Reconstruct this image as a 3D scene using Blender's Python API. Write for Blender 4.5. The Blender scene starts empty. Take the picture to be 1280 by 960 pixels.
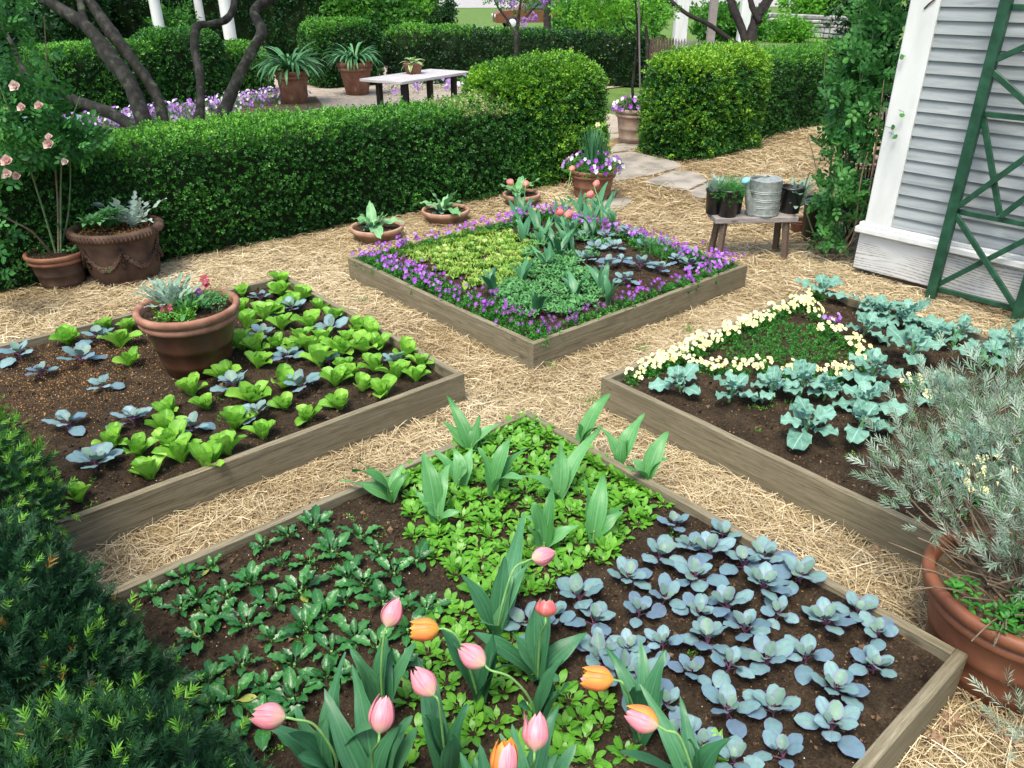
import bpy, math, random
import numpy as np
from math import sin, cos, pi, radians, sqrt, atan2
from mathutils import Vector, Matrix, Euler
random.seed(7); RNG = np.random.default_rng(11)
S = bpy.context.scene; COL = S.collection
# ------------------------------------------------------------------ camera
F_PX, PITCH, ROLL, YAW, CAMH = 972.9, .4786, -.0075, .704, 2.3895
_cp, _sp = cos(PITCH), sin(PITCH)
FW = np.array([sin(YAW)*_cp, cos(YAW)*_cp, -_sp]); _r = np.array([cos(YAW), -sin(YAW), 0]); _u = np.cross(_r, FW)
RT = _r*cos(ROLL)+_u*sin(ROLL); UP = -_r*sin(ROLL)+_u*cos(ROLL); CAM = np.array([0, 0, CAMH])
def P(u, v, z=0.0):
    """ground-plan survey: where the sight line through a photo point meets the level z"""
    d = FW*F_PX+RT*(u-640)+UP*(480-v); t = (z-CAM[2])/d[2]; q = CAM+d*t
    return Vector((float(q[0]), float(q[1]), z))
def PY(u, v, y):
    d = FW*F_PX+RT*(u-640)+UP*(480-v); q = CAM+d*(y/d[1]); return Vector([float(a) for a in q])
def PX(u, v, x):
    d = FW*F_PX+RT*(u-640)+UP*(480-v); q = CAM+d*(x/d[0]); return Vector([float(a) for a in q])
def PD(u, v, dep):
    d = FW*F_PX+RT*(u-640)+UP*(480-v); q = CAM+d*(dep/F_PX); return Vector([float(a) for a in q])
def pix(X):
    d = np.array(X)-CAM; return 640+F_PX*(d@RT)/(d@FW), 480-F_PX*(d@UP)/(d@FW)
def hgt(g, v2):
    lo, hi = 0, 14
    for _ in range(40):
        m = (lo+hi)/2
        if pix((g[0], g[1], m))[1] > v2: lo = m
        else: hi = m
    return lo
cam = bpy.data.cameras.new('camera'); co = bpy.data.objects.new('camera', cam); COL.objects.link(co)
cam.sensor_width = 36; cam.lens = 36*F_PX/1280; cam.clip_end = 400; cam.clip_start = .05
M = Matrix(((RT[0], UP[0], -FW[0], 0), (RT[1], UP[1], -FW[1], 0), (RT[2], UP[2], -FW[2], CAMH), (0, 0, 0, 1)))
co.matrix_world = M; S.camera = co
# ------------------------------------------------------------------ mesh builder
class MB:
    def __init__(s): s.V = []; s.n = 0; s.L = []; s.S = []; s.U = []; s.R = []; s.M = []
    def add(s, V, F, uv=None, rnd=None, mat=0):
        V = np.asarray(V, float).reshape(-1, 3); F = np.asarray(F, int)
        if F.ndim == 1: F = F[None]
        s.V.append(V); s.L.append((F+s.n).ravel()); s.S.append(np.full(len(F), F.shape[1]))
        if uv is None: uv = np.zeros((len(V), 2))
        s.U.append(np.asarray(uv, float)[F.ravel()])
        r = np.full(len(F), random.random() if rnd is None else 0.) if (rnd is None or np.isscalar(rnd)) else np.asarray(rnd, float)
        if rnd is not None and np.isscalar(rnd): r = np.full(len(F), float(rnd))
        s.R.append(r); s.M.append(np.full(len(F), mat)); s.n += len(V)
    def inst(s, tm, R, T, rnd=None, mat=0):
        """many copies of a template (V,F,UV) by rotation/scale matrices R (N,3,3) and places T (N,3)"""
        V, F, UV = tm; N = len(T); k = len(V)
        VV = np.einsum('nij,kj->nki', R, V)+np.asarray(T)[:, None, :]
        FF = (F[None]+(np.arange(N)*k)[:, None, None]).reshape(-1, F.shape[1])
        rr = np.repeat(RNG.random(N) if rnd is None else rnd, len(F))
        s.add(VV.reshape(-1, 3), FF, np.tile(UV, (N, 1)), rr, mat)
    def box(s, c, h, R=None, mat=0, bev=0.0, rnd=None):
        x, y, z = h
        if bev <= 0:
            V = np.array([[a*x, b*y, d*z] for a in (-1, 1) for b in (-1, 1) for d in (-1, 1)])
            F = [[0, 1, 3, 2], [4, 6, 7, 5], [0, 4, 5, 1], [2, 3, 7, 6], [0, 2, 6, 4], [1, 5, 7, 3]]
            if R is not None: V = V@np.array(R).T
            s.add(V+np.array(c), F, None, rnd, mat); return
        b = min(bev, x*.9, y*.9, z*.9)
        bm = bmesh_box(x, y, z, b); V, Fs = bm
        if R is not None: V = V@np.array(R).T
        V = V+np.array(c); r = random.random() if rnd is None else rnd
        q = [f for f in Fs if len(f) == 4]; t = [f for f in Fs if len(f) == 3]
        n0 = s.n; s.add(V, q, None, r, mat)
        if t:
            s.V.append(np.zeros((0, 3))); F = np.array(t)
            s.L.append((F+n0).ravel()); s.S.append(np.full(len(F), 3)); s.U.append(np.zeros((F.size, 2)))
            s.R.append(np.full(len(F), r)); s.M.append(np.full(len(F), mat))
    def tube(s, pts, rad, n=8, mat=0, rnd=None, caps=True, uvs=1.0):
        pts = [Vector(p) for p in pts]; m = len(pts)
        rad = [rad]*m if np.isscalar(rad) else list(rad)
        V = []; UV = []; ref = None; L = 0
        for i, p in enumerate(pts):
            t = (pts[min(i+1, m-1)]-pts[max(i-1, 0)]).normalized()
            if ref is None: ref = Vector((0, 0, 1)) if abs(t.z) < .9 else Vector((1, 0, 0))
            a = t.cross(ref).normalized(); b = t.cross(a).normalized(); ref = -b if False else ref
            if i: L += (p-pts[i-1]).length
            for k in range(n):
                w = 2*pi*k/n; V.append(p+(a*cos(w)+b*sin(w))*rad[i]); UV.append((k/n, L*uvs))
        F = [[i*n+k, i*n+(k+1) % n, (i+1)*n+(k+1) % n, (i+1)*n+k] for i in range(m-1) for k in range(n)]
        r = random.random() if rnd is None else rnd
        s.add([tuple(v) for v in V], F, UV, r, mat)
        if caps:
            for e in (0, m-1):
                c = pts[e]; VV = [tuple(c)]+[tuple(V[e*n+k]) for k in range(n)]
                s.add(VV, [[0, 1+k, 1+(k+1) % n] for k in range(n)], None, r, mat)
    def lathe(s, prof, n=48, c=(0, 0, 0), mat=0, rnd=.5):
        m = len(prof); V = []; UV = []
        for i, (r, z) in enumerate(prof):
            for k in range(n):
                w = 2*pi*k/n; V.append((c[0]+r*cos(w), c[1]+r*sin(w), c[2]+z)); UV.append((k/n, i/m))
        F = [[i*n+k, i*n+(k+1) % n, (i+1)*n+(k+1) % n, (i+1)*n+k] for i in range(m-1) for k in range(n)]
        s.add(V, F, UV, rnd, mat)
    def mesh(s, name, mats, smooth=True):
        me = bpy.data.meshes.new(name); V = np.concatenate(s.V); L = np.concatenate(s.L); Sz = np.concatenate(s.S)
        me.vertices.add(len(V)); me.vertices.foreach_set('co', V.astype(np.float32).ravel())
        me.loops.add(len(L)); me.loops.foreach_set('vertex_index', L.astype(np.int32))
        me.polygons.add(len(Sz)); st = np.concatenate([[0], np.cumsum(Sz)[:-1]])
        me.polygons.foreach_set('loop_start', st.astype(np.int32)); me.polygons.foreach_set('loop_total', Sz.astype(np.int32))
        me.polygons.foreach_set('material_index', np.concatenate(s.M).astype(np.int32))
        me.polygons.foreach_set('use_smooth', np.full(len(Sz), bool(smooth)))
        uvl = me.uv_layers.new(name='UVMap'); uvl.data.foreach_set('uv', np.concatenate(s.U).astype(np.float32).ravel())
        at = me.attributes.new('rnd', 'FLOAT', 'FACE'); at.data.foreach_set('value', np.concatenate(s.R).astype(np.float32))
        for m in (mats if isinstance(mats, (list, tuple)) else [mats]): me.materials.append(m)
        me.update(calc_edges=True); me.validate(); return me
    def build(s, name, mats, parent=None, smooth=True, loc=None, rot=None):
        o = bpy.data.objects.new(name, s.mesh(name, mats, smooth)); COL.objects.link(o)
        if parent: o.parent = parent
        if loc is not None: o.location = loc
        if rot is not None: o.rotation_euler = rot
        return o
def bmesh_box(x, y, z, b):
    V = []; idx = {}
    for a in (-1, 1):
        for c in (-1, 1):
            for d in (-1, 1):
                for k, (ox, oy, oz) in enumerate(((0, b, b), (b, 0, b), (b, b, 0))):
                    idx[(a, c, d, k)] = len(V); V.append((a*(x-ox), c*(y-oy), d*(z-oz)))
    F = []
    for a in (-1, 1):
        F.append([idx[(a, c, d, 0)] for c, d in ((-1, -1), (1, -1), (1, 1), (-1, 1))][::a])
        F.append([idx[(c, a, d, 1)] for c, d in ((-1, -1), (-1, 1), (1, 1), (1, -1))][::a])
        F.append([idx[(c, d, a, 2)] for c, d in ((-1, -1), (1, -1), (1, 1), (-1, 1))][::a])
    for a in (-1, 1):
        for c in (-1, 1):
            F.append([idx[(a, c, -1, 0)], idx[(a, c, 1, 0)], idx[(a, c, 1, 1)], idx[(a, c, -1, 1)]])
            F.append([idx[(a, -1, c, 0)], idx[(a, 1, c, 0)], idx[(a, 1, c, 2)], idx[(a, -1, c, 2)]])
            F.append([idx[(-1, a, c, 1)], idx[(1, a, c, 1)], idx[(1, a, c, 2)], idx[(-1, a, c, 2)]])
            for d in (-1, 1): F.append([idx[(a, c, d, 0)], idx[(a, c, d, 1)], idx[(a, c, d, 2)]])
    return np.array(V), F
def tag(o, label=None, cat=None, group=None, kind=None):
    if label: o['label'] = label
    if cat: o['category'] = cat
    if group: o['group'] = group
    if kind: o['kind'] = kind
    return o
def thing(name, label, cat, loc=(0, 0, 0), rz=0, group=None):
    o = bpy.data.objects.new(name, None); COL.objects.link(o); o.empty_display_size = .05
    o.location = loc; o.rotation_euler = (0, 0, rz); return tag(o, label, cat, group)
def child(name, me, parent, loc=(0, 0, 0), rot=(0, 0, 0), sc=1):
    o = bpy.data.objects.new(name, me); COL.objects.link(o); o.parent = parent
    o.location = loc; o.rotation_euler = rot; o.scale = (sc, sc, sc); return o
def place(name, label, cat, parts, loc, rz=0, sc=1, group=None, tilt=(0, 0)):
    """a thing = Empty + one child per (part name, mesh)"""
    o = thing(name, label, cat, loc, rz, group); o.scale = (sc, sc, sc); o.rotation_euler = (tilt[0], tilt[1], rz)
    for n, me in parts: child(n, me, o)
    return o
def ncoef(seed, n=7, f=1.0):
    r = np.random.default_rng(seed); d = r.normal(size=(n, 3)); d /= np.linalg.norm(d, axis=1)[:, None]
    return d*(f*(1.7**np.arange(n)))[:, None]*.7, r.random(n)*6.28, .72**np.arange(n)
def wn(X, seed=1, f=1.0, n=6):
    K, ph, am = ncoef(seed, n, f); X = np.asarray(X); w = X+.35*np.sin(X[..., [1, 2, 0]]*f*1.3+seed)/f
    return (np.sin(w@K.T+ph)*am).sum(-1)/am.sum()*1.6
# ------------------------------------------------------------------ materials
def newmat(name):
    m = bpy.data.materials.new(name); m.use_nodes = True; nt = m.node_tree
    for n in list(nt.nodes): nt.nodes.remove(n)
    out = nt.nodes.new('ShaderNodeOutputMaterial'); b = nt.nodes.new('ShaderNodeBsdfPrincipled')
    nt.links.new(b.outputs[0], out.inputs[0]); return m, nt, b, out
def N(nt, t, **k):
    n = nt.nodes.new(t)
    for a, v in k.items():
        if a in n.inputs.keys(): n.inputs[a].default_value = v
        else: setattr(n, a, v)
    return n
def mixc(nt, fac, a, b, mode='MIX'):
    m = nt.nodes.new('ShaderNodeMix'); m.data_type = 'RGBA'; m.blend_type = mode
    for ix, v in ((0, fac), (6, a), (7, b)):
        sock = m.inputs[ix]
        if hasattr(v, 'is_output'): nt.links.new(v, sock)
        elif isinstance(v, (int, float)): sock.default_value = v if ix == 0 else (v, v, v, 1)
        else: sock.default_value = (*v[:3], 1)
    return m.outputs[2]
def mmath(nt, op, a, b=0.0, clamp=False):
    m = nt.nodes.new('ShaderNodeMath'); m.operation = op; m.use_clamp = clamp
    for i, v in enumerate((a, b)):
        if hasattr(v, 'is_output'): nt.links.new(v, m.inputs[i])
        else: m.inputs[i].default_value = v
    return m.outputs[0]
def ramp(nt, fac, stops):
    r = nt.nodes.new('ShaderNodeValToRGB'); nt.links.new(fac, r.inputs[0]); e = r.color_ramp.elements
    while len(e) < len(stops): e.new(.5)
    for i, (p, c) in enumerate(stops):
        e[i].position = p; e[i].color = (*c[:3], 1) if not isinstance(c, (int, float)) else (c, c, c, 1)
    return r.outputs[0]
def noise(nt, scale, detail=4, vec=None, rough=.55, dist=0):
    n = N(nt, 'ShaderNodeTexNoise', Scale=scale, Detail=detail, Roughness=rough, Distortion=dist)
    if vec is not None: nt.links.new(vec, n.inputs['Vector'])
    return n.outputs['Fac']
def objco(nt, scale=(1, 1, 1), kind='Object'):
    t = nt.nodes.new('ShaderNodeTexCoord'); m = nt.nodes.new('ShaderNodeMapping'); m.inputs['Scale'].default_value = scale
    nt.links.new(t.outputs[kind], m.inputs[0]); return m.outputs[0]
def bump(nt, b, h, strength=.4, dist=.01):
    n = N(nt, 'ShaderNodeBump', Strength=strength, Distance=dist); nt.links.new(h, n.inputs['Height']); nt.links.new(n.outputs[0], b.inputs['Normal'])
def leafmat(name, cols, vein=None, rough=.45, spec=.35, trans=.25, vstr=.5, sidev=0, edge=None, bmp=0, under=None, mott=.25, streak=0):
    """cols: colours a leaf may have, picked by the leaf's own random number"""
    m, nt, b, out = newmat(name)
    at = N(nt, 'ShaderNodeAttribute', attribute_name='rnd'); oi = nt.nodes.new('ShaderNodeObjectInfo')
    f = mmath(nt, 'ADD', mmath(nt, 'MULTIPLY', at.outputs['Fac'], .8), mmath(nt, 'MULTIPLY', oi.outputs['Random'], .2))
    n = len(cols); c = ramp(nt, f, [(i/(max(n-1, 1)), q) for i, q in enumerate(cols)])
    tc = nt.nodes.new('ShaderNodeTexCoord')
    nz = noise(nt, 60, 2, tc.outputs['Object'])
    c = mixc(nt, mmath(nt, 'MULTIPLY', mmath(nt, 'SUBTRACT', nz, .35, True), mott*3), c, [q*.55 for q in cols[0]])
    if streak:
        mp = nt.nodes.new('ShaderNodeMapping'); mp.inputs['Scale'].default_value = (34, 1.2, 1); nt.links.new(tc.outputs['UV'], mp.inputs[0])
        c = mixc(nt, streak, c, ramp(nt, noise(nt, 1, 3, mp.outputs[0]), [(.3, .45), (.7, 1.5)]), 'MULTIPLY')
    if vein or edge or sidev:
        sx = nt.nodes.new('ShaderNodeSeparateXYZ'); nt.links.new(tc.outputs['UV'], sx.inputs[0])
        au = mmath(nt, 'ABSOLUTE', mmath(nt, 'SUBTRACT', sx.outputs[0], .5))
    if vein:
        mid = mmath(nt, 'SUBTRACT', 1, mmath(nt, 'MULTIPLY', au, 22), True)
        if sidev:
            w = mmath(nt, 'SINE', mmath(nt, 'MULTIPLY', mmath(nt, 'SUBTRACT', sx.outputs[1], mmath(nt, 'MULTIPLY', au, .7)), sidev*6.28))
            sv = mmath(nt, 'MULTIPLY', mmath(nt, 'SUBTRACT', w, .88, True), 6, True); mid = mmath(nt, 'MAXIMUM', mid, mmath(nt, 'MULTIPLY', sv, .55))
        c = mixc(nt, mmath(nt, 'MULTIPLY', mid, vstr), c, vein)
    if edge: c = mixc(nt, mmath(nt, 'MULTIPLY', mmath(nt, 'SUBTRACT', mmath(nt, 'MULTIPLY', au, 2), .55, True), 2, True), c, edge)
    if under:
        g = nt.nodes.new('ShaderNodeNewGeometry'); c = mixc(nt, g.outputs['Backfacing'], c, under)
    nt.links.new(c, b.inputs['Base Color']); b.inputs['Roughness'].default_value = rough; b.inputs['Specular IOR Level'].default_value = spec
    if bmp: bump(nt, b, noise(nt, bmp, 2, tc.outputs['Object']), .6, .006)
    if trans:
        t = nt.nodes.new('ShaderNodeBsdfTranslucent'); nt.links.new(c, t.inputs[0]); mx = N(nt, 'ShaderNodeMixShader'); mx.inputs[0].default_value = trans
        nt.links.new(b.outputs[0], mx.inputs[1]); nt.links.new(t.outputs[0], mx.inputs[2]); nt.links.new(mx.outputs[0], out.inputs[0])
    return m
def plain(name, cols, scale=8, rough=.7, spec=.3, bstr=.3, bdist=.004, stretch=(1, 1, 1), detail=6, bscale=None, metallic=0, useattr=0, spots=None):
    m, nt, b, out = newmat(name); v = objco(nt, stretch); f = noise(nt, scale, detail, v)
    n = len(cols); c = ramp(nt, f, [(.3+.4*i/max(n-1, 1), q) for i, q in enumerate(cols)])
    if useattr:
        at = N(nt, 'ShaderNodeAttribute', attribute_name='rnd')
        c = mixc(nt, 1.0, c, ramp(nt, at.outputs['Fac'], [(0, 1-useattr), (1, 1+useattr)]), 'MULTIPLY')
    if spots:
        c = mixc(nt, ramp(nt, noise(nt, spots[1], 5, objco(nt)), [(spots[2], 0.), (spots[2]+.08, 1.)]), c, spots[0])
    nt.links.new(c, b.inputs['Base Color']); b.inputs['Roughness'].default_value = rough; b.inputs['Specular IOR Level'].default_value = spec
    b.inputs['Metallic'].default_value = metallic
    if bstr: bump(nt, b, noise(nt, bscale or scale*4, 4, v), bstr, bdist)
    return m
def woodmat(name, dark, mid, light, sc=1.0, rough=.75, grain=1.0, paint=None):
    m, nt, b, out = newmat(name); v = objco(nt, (1.5*sc, 34*sc, 34*sc)); oi = nt.nodes.new('ShaderNodeObjectInfo')
    va = nt.nodes.new('ShaderNodeVectorMath'); va.operation = 'ADD'; nt.links.new(v, va.inputs[0])
    cx = nt.nodes.new('ShaderNodeCombineXYZ'); nt.links.new(mmath(nt, 'MULTIPLY', oi.outputs['Random'], 37), cx.inputs[0]); nt.links.new(cx.outputs[0], va.inputs[1])
    f = noise(nt, 2.2, 8, va.outputs[0], .62, .7); c = ramp(nt, f, [(.3, dark), (.5, mid), (.72, light)])
    g = noise(nt, 9, 5, va.outputs[0], .6, .3); c = mixc(nt, mmath(nt, 'MULTIPLY', ramp(nt, g, [(.35, 1.), (.5, 0.)]), .45*grain), c, [q*.6 for q in dark])
    big = noise(nt, 1.7, 3, objco(nt, (1, 2.2, 2.2))); c = mixc(nt, mmath(nt, 'MULTIPLY', ramp(nt, big, [(.45, 0.), (.7, 1.)]), .5), c, [q*.72 for q in mid])
    vo = N(nt, 'ShaderNodeTexVoronoi', Scale=1.6); nt.links.new(objco(nt, (1, 2.4, 2.4)), vo.inputs['Vector'])
    kn = ramp(nt, vo.outputs['Distance'], [(.03, 1.), (.07, 0.)]); c = mixc(nt, mmath(nt, 'MULTIPLY', kn, .6), c, [q*.45 for q in dark])
    nt.links.new(c, b.inputs['Base Color']); b.inputs['Roughness'].default_value = rough; b.inputs['Specular IOR Level'].default_value = .2
    bump(nt, b, g, .35*grain, .004); return m
MT = {}
MT['timber'] = woodmat('weathered_timber', (.10, .083, .047), (.19, .165, .104), (.275, .245, .165), grain=1.25)
MT['grey_wood'] = woodmat('grey_weathered_wood', (.14, .12, .11), (.26, .23, .21), (.38, .35, .33), 2)
MT['stump'] = woodmat('brown_wood', (.06, .04, .03), (.12, .085, .06), (.2, .15, .12), 2)
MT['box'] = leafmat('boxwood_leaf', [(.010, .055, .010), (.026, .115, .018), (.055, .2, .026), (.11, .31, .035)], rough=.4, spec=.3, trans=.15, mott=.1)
MT['boxlit'] = leafmat('boxwood_young_lit_leaf', [(.03, .11, .01), (.10, .27, .018), (.2, .42, .028), (.34, .58, .06)], rough=.4, spec=.3, trans=.2, mott=.1)  # young growth, with light on the hedge top put into the colour
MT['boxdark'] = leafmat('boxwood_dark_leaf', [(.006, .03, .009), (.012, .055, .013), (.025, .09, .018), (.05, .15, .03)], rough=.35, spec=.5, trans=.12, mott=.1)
MT['boxmid'] = leafmat('boxwood_lit_top_leaf', [(.028, .12, .014), (.065, .23, .022), (.13, .36, .033), (.22, .48, .06)], rough=.4, spec=.3, trans=.2, mott=.1)  # paler copy of the leaf green: top light painted in
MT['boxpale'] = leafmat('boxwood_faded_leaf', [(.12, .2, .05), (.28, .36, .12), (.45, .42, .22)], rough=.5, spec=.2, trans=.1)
MT['twig'] = plain('hedge_shaded_twigs', [(.008, .02, .006), (.018, .032, .01)], 20, .9, .1)  # twig core darkened to paint in the shade inside the bushes
MT['yew'] = leafmat('yew_needle', [(.005, .026, .012), (.011, .047, .018), (.022, .08, .026), (.044, .125, .034)], rough=.5, spec=.22, trans=.08, mott=.05)
MT['yewtip'] = leafmat('yew_new_growth', [(.05, .19, .02), (.11, .3, .03), (.2, .42, .045)], rough=.5, trans=.2, mott=.05)
MT['yewbrown'] = leafmat('yew_dead_needle', [(.2, .1, .02), (.32, .2, .04)], trans=.1)
MT['cab'] = leafmat('cabbage_leaf', [(.095, .15, .21), (.115, .235, .255), (.15, .29, .25), (.22, .37, .38)], vein=(.22, .13, .24), rough=.5, spec=.3, trans=.12, vstr=.6, sidev=5, under=(.12, .1, .2), edge=(.13, .17, .25), mott=.2)
MT['cabc'] = leafmat('cabbage_heart_leaf', [(.1, .22, .16), (.17, .32, .2)], vein=(.28, .15, .28), rough=.5, trans=.15, vstr=.7, sidev=5, edge=(.2, .18, .3))
MT['cabstem'] = plain('cabbage_stem', [(.1, .035, .08), (.2, .1, .15)], 30, .5)
MT['let'] = leafmat('lettuce_leaf', [(.12, .34, .03), (.2, .47, .045), (.32, .6, .08)], vein=(.4, .62, .17), rough=.4, spec=.3, trans=.35, vstr=.6, sidev=4, bmp=30, mott=.2)
MT['let2'] = leafmat('curly_lettuce_leaf', [(.11, .28, .035), (.2, .4, .05), (.33, .5, .08), (.45, .55, .15)], vein=(.6, .65, .3), rough=.4, trans=.35, vstr=.4, mott=.2)
MT['spin'] = leafmat('spinach_leaf', [(.014, .09, .02), (.03, .15, .032), (.055, .22, .045)], vein=(.12, .32, .09), rough=.33, spec=.45, trans=.15, vstr=.5, sidev=5, bmp=55, mott=.2)
MT['spinold'] = leafmat('spinach_old_leaf', [(.2, .32, .05), (.4, .42, .09)], vein=(.4, .5, .2), rough=.4)
MT['aru'] = leafmat('arugula_leaf', [(.07, .26, .02), (.13, .38, .03), (.2, .48, .045)], vein=(.3, .55, .12), rough=.38, spec=.4, trans=.35, vstr=.5)
MT['brod'] = leafmat('broccoli_leaf', [(.09, .215, .155), (.135, .3, .225), (.2, .39, .3)], vein=(.35, .55, .48), rough=.5, spec=.25, trans=.15, vstr=.7, sidev=4, under=(.15, .32, .27))
MT['stemg'] = plain('green_stem', [(.11, .25, .06), (.2, .38, .12)], 30, .5)
MT['tull'] = leafmat('tulip_leaf', [(.03, .13, .055), (.055, .19, .08), (.1, .28, .12)], vein=(.12, .33, .16), rough=.42, spec=.4, trans=.2, vstr=.3, mott=.15, streak=.8)
MT['tull2'] = leafmat('fresh_tulip_leaf', [(.055, .21, .05), (.10, .31, .09), (.16, .4, .15)], vein=(.2, .46, .22), rough=.42, spec=.4, trans=.3, vstr=.3, mott=.15, streak=.7)
MT['vleaf'] = leafmat('viola_leaf', [(.02, .12, .015), (.045, .22, .025), (.08, .32, .04)], trans=.2)
MT['sage'] = leafmat('sage_leaf', [(.045, .18, .045), (.09, .28, .08), (.17, .38, .14)], vein=(.22, .36, .22), rough=.6, spec=.2, trans=.2)
MT['silver'] = leafmat('silver_leaf', [(.13, .23, .16), (.22, .34, .25), (.36, .46, .38)], rough=.7, spec=.15, trans=.15, under=(.4, .48, .4))
MT['artich'] = leafmat('cardoon_leaf', [(.08, .24, .08), (.14, .36, .13), (.25, .46, .23)], vein=(.45, .6, .42), rough=.5, trans=.2, sidev=7)
MT['rose'] = leafmat('rose_leaf', [(.008, .055, .014), (.022, .11, .024), (.055, .21, .04), (.1, .31, .055)], vein=(.1, .25, .08), rough=.5, spec=.2, trans=.25, vstr=.4)
MT['lav'] = leafmat('lavender_leaf', [(.11, .2, .11), (.21, .32, .21), (.33, .43, .33), (.44, .52, .43)], rough=.6, spec=.2, trans=.12)
MT['lavg'] = leafmat('lavender_green_leaf', [(.06, .22, .06), (.12, .32, .1)], rough=.5, trans=.2)
MT['dill'] = leafmat('feathery_leaf', [(.05, .24, .04), (.1, .36, .07)], trans=.3)
MT['grass'] = leafmat('grass_blade', [(.06, .22, .02), (.12, .34, .04), (.2, .44, .06)], trans=.3)
MT['aga'] = leafmat('strap_leaf', [(.04, .16, .045), (.085, .26, .08), (.17, .37, .16)], vein=(.12, .3, .18), rough=.45, spec=.3, trans=.15)
MT['hosta'] = leafmat('variegated_leaf', [(.1, .25, .05), (.2, .36, .08)], edge=(.65, .7, .4), trans=.2)
MT['roselt'] = leafmat('climbing_rose_leaf', [(.02, .1, .025), (.045, .18, .04), (.09, .29, .06), (.16, .4, .09)], vein=(.12, .3, .1), rough=.5, spec=.25, trans=.3, vstr=.4)
MT['tree'] = leafmat('tree_leaf', [(.02, .1, .012), (.05, .2, .02), (.11, .33, .03)], trans=.35)
MT['treelt'] = leafmat('maple_leaf', [(.06, .22, .015), (.12, .36, .025), (.22, .5, .04)], trans=.4)
MT['treedk'] = leafmat('evergreen_leaf', [(.006, .04, .008), (.015, .075, .014), (.035, .14, .022)], trans=.1)
MT['bark'] = plain('tree_bark', [(.008, .0075, .006), (.02, .019, .015), (.05, .048, .04)], 9, .85, .2, .7, .02, (1, 1, .45), 7, spots=((.06, .075, .045), 6, .6))
MT['barkdk'] = plain('dark_bark', [(.015, .012, .01), (.04, .033, .027)], 9, .85, .2, .7, .02)
MT['cane'] = plain('brown_cane', [(.1, .075, .045), (.2, .15, .1)], 20, .7)
MT['gcane'] = plain('green_cane', [(.06, .11, .04), (.12, .18, .07)], 20, .6)
MT['terra'] = plain('terracotta', [(.14, .06, .034), (.22, .1, .06), (.3, .15, .09)], 5, .7, .25, .35, .003, spots=((.34, .24, .17), 7, .64))
MT['terrapink'] = plain('pink_terracotta', [(.24, .13, .085), (.34, .2, .135), (.44, .29, .21)], 6, .75, .2, .3, .002)
MT['terrawet'] = plain('wet_terracotta', [(.034, .014, .007), (.058, .025, .013), (.095, .042, .021)], 5, .38, .4, .25, .003, (1, 1, .4), spots=((.018, .008, .005), 3.5, .58))
MT['terrarim'] = plain('dry_terracotta_rim', [(.17, .075, .045), (.25, .12, .075), (.33, .18, .12)], 10, .65, .25, .3, .002)
MT['terraold'] = plain('mossy_terracotta', [(.04, .024, .017), (.075, .045, .031), (.12, .072, .05)], 6, .75, .2, .5, .004, spots=((.06, .075, .03), 6, .62))
MT['terralav'] = plain('orange_terracotta', [(.1, .036, .018), (.16, .06, .03), (.22, .09, .047)], 5, .55, .3, .3, .003, spots=((.1, .04, .02), 4, .6))
MT['terrapale'] = plain('limed_terracotta', [(.2, .14, .105), (.3, .22, .17), (.38, .3, .24)], 6, .8, .2, .4, .003, spots=((.4, .22, .13), 7, .6))
MT['white'] = plain('white_paint', [(.5, .52, .5), (.6, .615, .59), (.66, .67, .65)], 5, .55, .3, .25, .002, (1, 1, .25), 8, spots=((.42, .42, .38), 14, .7))
MT['skirt'] = None
MT['siding'] = None
MT['green'] = plain('green_paint', [(.006, .036, .018), (.01, .054, .028), (.018, .08, .042)], 12, .45, .4, .3, .002, spots=((.2, .25, .2), 30, .7))
MT['plasticblack'] = plain('black_plastic', [(.008, .008, .009), (.016, .016, .017)], 12, .35, .5, .1)
MT['tin'] = plain('galvanised_steel', [(.19, .215, .2), (.27, .3, .28), (.36, .38, .355)], 30, .5, .5, .05, .001, metallic=.35, spots=((.2, .26, .21), 9, .62))
MT['bluerose'] = plain('blue_plastic', [(.16, .42, .5), (.22, .5, .58)], 12, .4)
MT['flag'] = plain('flagstone', [(.16, .145, .12), (.26, .235, .195), (.34, .31, .26)], 3, .85, .2, .5, .008, spots=((.15, .16, .1), 5, .6))
MT['concrete'] = plain('foundation', [(.12, .1, .08), (.2, .17, .13)], 6, .9)
MT['rust'] = plain('rusty_iron', [(.06, .025, .015), (.12, .05, .03)], 30, .8)
MT['dark'] = plain('dark_interior', [(.015, .012, .01), (.02, .017, .014)], 5, .9)
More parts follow.
